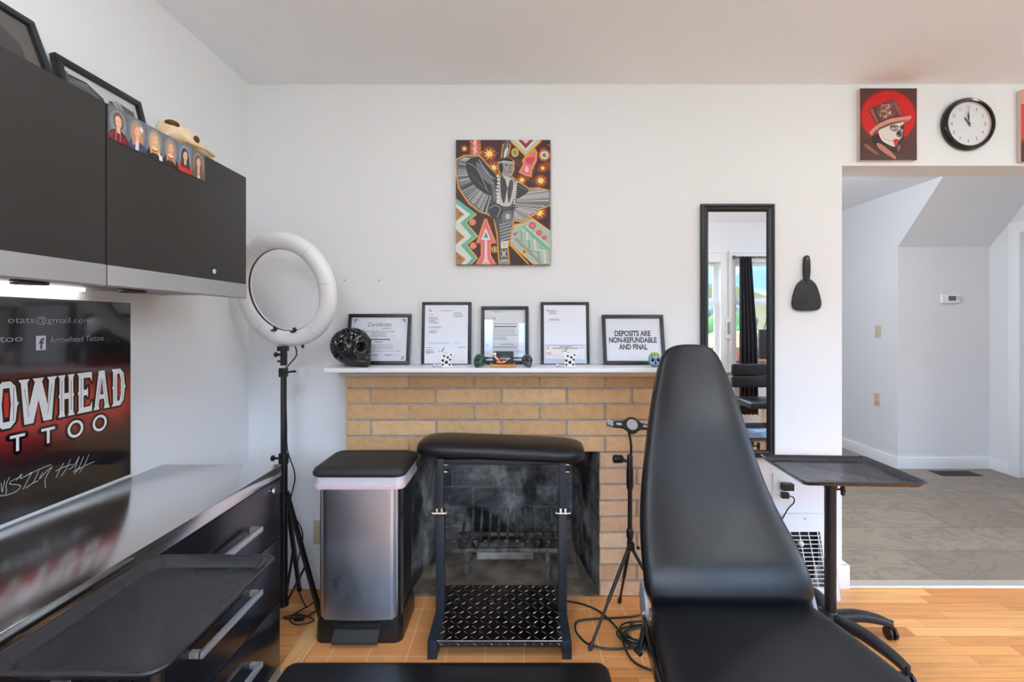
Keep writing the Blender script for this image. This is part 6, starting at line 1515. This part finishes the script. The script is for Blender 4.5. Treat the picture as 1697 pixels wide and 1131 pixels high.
# ================================================================== EXTENSION CORD
def fp_(L, z=.006): return [flo(x, y, z) for x, y in L]
path = fp_([(942, 997), (965, 1002), (990, 1012), (1012, 1030), (1028, 1050), (1036, 1075), (1048, 1095), (1070, 1108), (1110, 1118), (1150, 1120)])
loop = fp_([(1150, 1052), (1100, 1062), (1060, 1074), (1010, 1078), (975, 1070), (958, 1055), (953, 1042), (958, 1032), (985, 1028), (1030, 1026), (1060, 1022), (1085, 1010), (1110, 1016)])
coil = []
rr = random.Random(9)
cx_, cy_ = .515, 1.925
for k in range(44):
    a = k*2*PI/9; r = .088+.02*math.sin(k*.9); coil.append(Vector((cx_+r*math.cos(a)*1.05+rr.uniform(-.008, .008), cy_+r*math.sin(a)*.75+rr.uniform(-.006, .006), .008+.0055*(k/9))))
ec = thing('extension_cord', 'dark green extension cord coiled on the tiles beside the treatment chair', 'cord', (.55, 1.9, .003))
m = MB(); pts = catmull(path, 8); m.tube(pts, .0042, 8); obj('cord_run', m, M_cord, ec)
m = MB(); m.tube([p+Vector((0, 0, .005)) for p in catmull(loop, 8)], .0042, 8); obj('cord_loop', m, M_cord, ec)
m = MB(); m.tube(catmull(coil, 5), .0042, 8); obj('cord_coil', m, M_cord, ec)
m = MB(); m.tube([p+Vector((0, 0, 0)) for p in catmull(fp_([(1130, 1060), (1100, 1063), (1065, 1064), (1052, 1068), (1056, 1074), (1075, 1080), (1100, 1083), (1130, 1078)], .009), 6)], .0042, 8); obj('cord_end', m, M_cord, ec)
m = MB(); m.tube(catmull([flo(684, 987, .006)+Vector((-.05, 0, 0)), flo(700, 986, .006), flo(730, 984, .006), flo(800, 988, .006), flo(880, 990, .006), flo(942, 997, .006)], 6), .0035, 8)
quick('floor_cable', m, M_cord, 'dark cable running along the foot of the fireplace behind the stand', 'cable')

# ================================================================== SEEN IN THE MIRROR: curtain, stool chair, tray, view
cu = thing('curtain', 'dark grey curtain hanging between the windows, seen in the tall mirror', 'curtain', (2.56, RY+.09, .3))
m = MB(); n_ = 60
for j in range(2):
    pass
V = []
for i in range(n_+1):
    t = i/n_
    for z, sp in ((2.03, .55), (1.6, .8), (1.1, 1.0), (.25, 1.05)):
        V.append((2.50+.20*sp*t if z < 2 else 2.50+.13*t, RY+.10+.028*math.sin(t*2*PI*4.5), z))
vs = [m.bm.verts.new(v) for v in V]
for i in range(n_):
    for j in range(3):
        f = m.bm.faces.new((vs[i*4+j], vs[i*4+j+1], vs[i*4+j+5], vs[i*4+j+4])); f.smooth = True
cpan = obj('curtain_panel', m, M_cloth, cu, auto=None); md = cpan.modifiers.new('s', 'SOLIDIFY'); md.thickness = .003
m = MB(); m.cyl((2.45, RY+.10, 2.02), (3.55, RY+.10, 2.02), .011); m.ball((2.44, RY+.10, 2.02), .022, 2); m.cyl((2.47, RY, 2.02), (2.47, RY+.10, 2.02), .007); m.cyl((3.5, RY, 2.02), (3.5, RY+.10, 2.02), .007); obj('curtain_rod', m, M_iron, cu)
cb = thing('curtain', 'dark grey curtain at the far side of the right window', 'curtain', (3.45, RY+.09, .3))
m = MB(); m.prism([(3.40+.12*i/30, RY+.10+.025*math.sin(i*.9)) for i in range(31)]+[(3.52-.12*i/30, RY+.105+.025*math.sin((30-i)*.9)) for i in range(31)], 'Z', .25, 2.0, smooth=True); obj('curtain_panel', m, M_cloth, cb)
sc_ = thing('salon_stool', 'black quilted stool chair on a chrome pedestal, seen in the tall mirror', 'chair', (2.53, -.30, 0))
for i, (z0, z1) in enumerate(((.59, .716), (.718, .845))):
    m = MB(); m.box(2.30, 2.76, -.535+.0*i, -.485, z0, z1, .018, 3); obj('back_cushion', m, M_leather, sc_)
m = MB(); m.box(2.30, 2.76, -.50, -.08, .43, .50, .028, 3); obj('seat', m, M_leather, sc_)
m = MB(); m.tube([(2.32, -.5, .44), (2.32, -.53, .66)], .012, 8); m.tube([(2.74, -.5, .44), (2.74, -.53, .66)], .012, 8); obj('back_bracket', m, M_chrome, sc_)
m = MB(); m.cyl((2.53, -.30, .08), (2.53, -.30, .43), .024); obj('gas_column', m, M_chrome, sc_)
for k in range(5):
    a = 2*PI*k/5+.3; m = MB(); m.bar((2.53, -.30, .085), (2.53+.24*math.cos(a), -.30+.24*math.sin(a), .06), .03, .018, bev=.004); lg = obj('leg', m, M_chrome, sc_)
    m = MB(); m.lathe([(.015, -.012), (.025, -.01), (.025, .01), (.015, .012)], (2.53+.24*math.cos(a), -.30+.24*math.sin(a), .025), 'X', 16); obj('caster', m, M_plast, lg)
rc = thing('rolling_tray', 'low grey tray on wheels before the black stool chair, seen in the mirror', 'tray', (2.72, .22, 0))
obj('tray_top', tray('t', 2.55, 2.92, .08, .36, .33, .03, r=.02), M_tray, rc)
m = MB(); m.cyl((2.72, .22, .05), (2.72, .22, .328), .014); obj('pole', m, M_chrome, rc)
for k in range(4):
    a = PI/4+k*PI/2; m = MB(); m.bar((2.72, .22, .058), (2.72+.17*math.cos(a), .22+.17*math.sin(a), .05), .022, .014); lg = obj('leg', m, M_chrome, rc)
    m = MB(); m.cyl((2.72+.17*math.cos(a)-.01, .22+.17*math.sin(a), .022), (2.72+.17*math.cos(a)+.01, .22+.17*math.sin(a), .022), .022); obj('caster', m, M_plast, lg)
hb = thing('hanging_bag', 'black bag hanging at the right window, seen in the mirror', 'bag', (2.86, RY+.05, .87))
m = MB(); m.box(2.74, 2.98, RY+.03, RY+.085, .87, 1.21, .015); obj('bag_body', m, M_plastm, hb)
m = MB(); m.tube(catmull([(2.80, RY+.055, 1.20), (2.83, RY+.055, 1.30), (2.89, RY+.055, 1.30), (2.92, RY+.055, 1.20)], 6), .005, 8); obj('strap', m, M_plastm, hb)
wp = thing('wall_plate', 'white wall plate with a dark slot between the windows, seen in the mirror', 'wall plate', (2.41, RY, 1.10))
m = MB(); m.box(2.375, 2.445, RY+.0205, RY+.032, 1.10, 1.34, .01, 3); obj('plate', m, M_whitep, wp)
m = MB(); m.box(2.395, 2.425, RY+.031, RY+.036, 1.15, 1.29, .002); obj('slot', m, M_greyp, wp)

# outdoors beyond the windows
m = MB(); m.box(-30, 60, -80, RY-.15, -.9, -.6); struct('ground_outside', m, mat('dry_grass', (110, 112, 66), .95, var=(.4, (80, 96, 48))))
hl = mat('dry_hillside', (150, 124, 92), .95, var=(.12, (96, 100, 62)))
m = MB(); P = []
for i in range(41):
    x = -60+i*4.5; P.append((x, 7.5+1.6*math.sin(i*.5)+1.0*math.sin(i*1.3)))
m.prism([(-60, -.7)]+P+[(120, -.7)], 'Y', -92, -70); o = struct('hills', m, hl)
M_leaf = mat('summer_foliage', (40, 72, 26), .8, var=(1.6, (84, 120, 44)), bump=(6, 1.))
M_leaf2 = mat('blue_green_foliage', (40, 62, 48), .8, var=(1.6, (88, 106, 88)), bump=(6, 1.))
M_bark = mat('tree_bark', (92, 74, 58), .9)
def tree(x, y, h, r, m_, label):
    t = thing('tree', label, 'tree', (x, y, -.6), 'trees outside the windows')
    m = MB(); m.tube([(x, y, -.6), (x+.1, y, h*.6)], [.16, .08], 8); obj('trunk', m, M_bark, t)
    m = MB(); R = random.Random(int(x*10)+int(y))
    for k in range(9):
        m.ball((x+R.uniform(-.6, .6)*r, y+R.uniform(-.5, .5)*r, h-r*.7+R.uniform(-.5, .4)*r), r*R.uniform(.45, .7), 3)
    for v in m.bm.verts: v.co += Vector((1, 1, 1))*.16*r*noise.noise(v.co*2.2)
    obj('crown', m, m_, t)
for x, y, h, r, m_ in ((5.2, -14, 1.35, 1.1, M_leaf), (8.3, -14.5, 1.5, 1.15, M_leaf), (11.5, -14, 1.4, 1.1, M_leaf), (10.2, -28, 2.5, 1.7, M_leaf2), (14.6, -29, 2.8, 1.8, M_leaf2), (19.0, -28.5, 2.6, 1.7, M_leaf2), (2.0, -14.5, 1.4, 1.1, M_leaf), (-1.4, -14, 1.4, 1.1, M_leaf), (5.6, -29, 2.6, 1.7, M_leaf2), (1, -29, 2.6, 1.7, M_leaf2)):
    tree(x, y, h, r, m_, 'bright green leafy tree outside the windows' if m_ == M_leaf else 'blue-green tree outside the windows')
fn = thing('board_fence', 'reddish board fence outside the windows, seen in the mirror', 'fence', (5, -7.6, -.6))
m = MB()
for k in range(90): m.box(-4+k*.2, -4+k*.2+.185, -7.62, -7.6, -.6, .62+.0*k)
obj('fence_boards', m, mat('red_cedar', (140, 74, 50), .8, var=(3, (112, 58, 40))), fn)
m = MB(); m.box(-4, 14, -7.6, -7.54, .3, .38); m.box(-4, 14, -7.6, -7.54, -.3, -.22); obj('fence_rail', m, mat('red_cedar', (178, 104, 76)), fn)
pa = thing('canopy', 'cream canopy roof outside the window, seen in the mirror', 'canopy', (5.2, -6.2, -.6))
m = MB(); m.prism([(3.9, .80), (4.6, 1.05), (5.4, 1.10), (6.7, .80), (6.7, .76), (3.9, .76)], 'Y', -6.6, -5.4); obj('canopy_cloth', m, mat('cream_canvas', (176, 146, 100), .9), pa)
for x in (3.95, 6.65):
    for y in (-6.55, -5.45): m = MB(); m.cyl((x, y, -.6), (x, y, .78), .03); obj('post', m, M_nickel, pa)
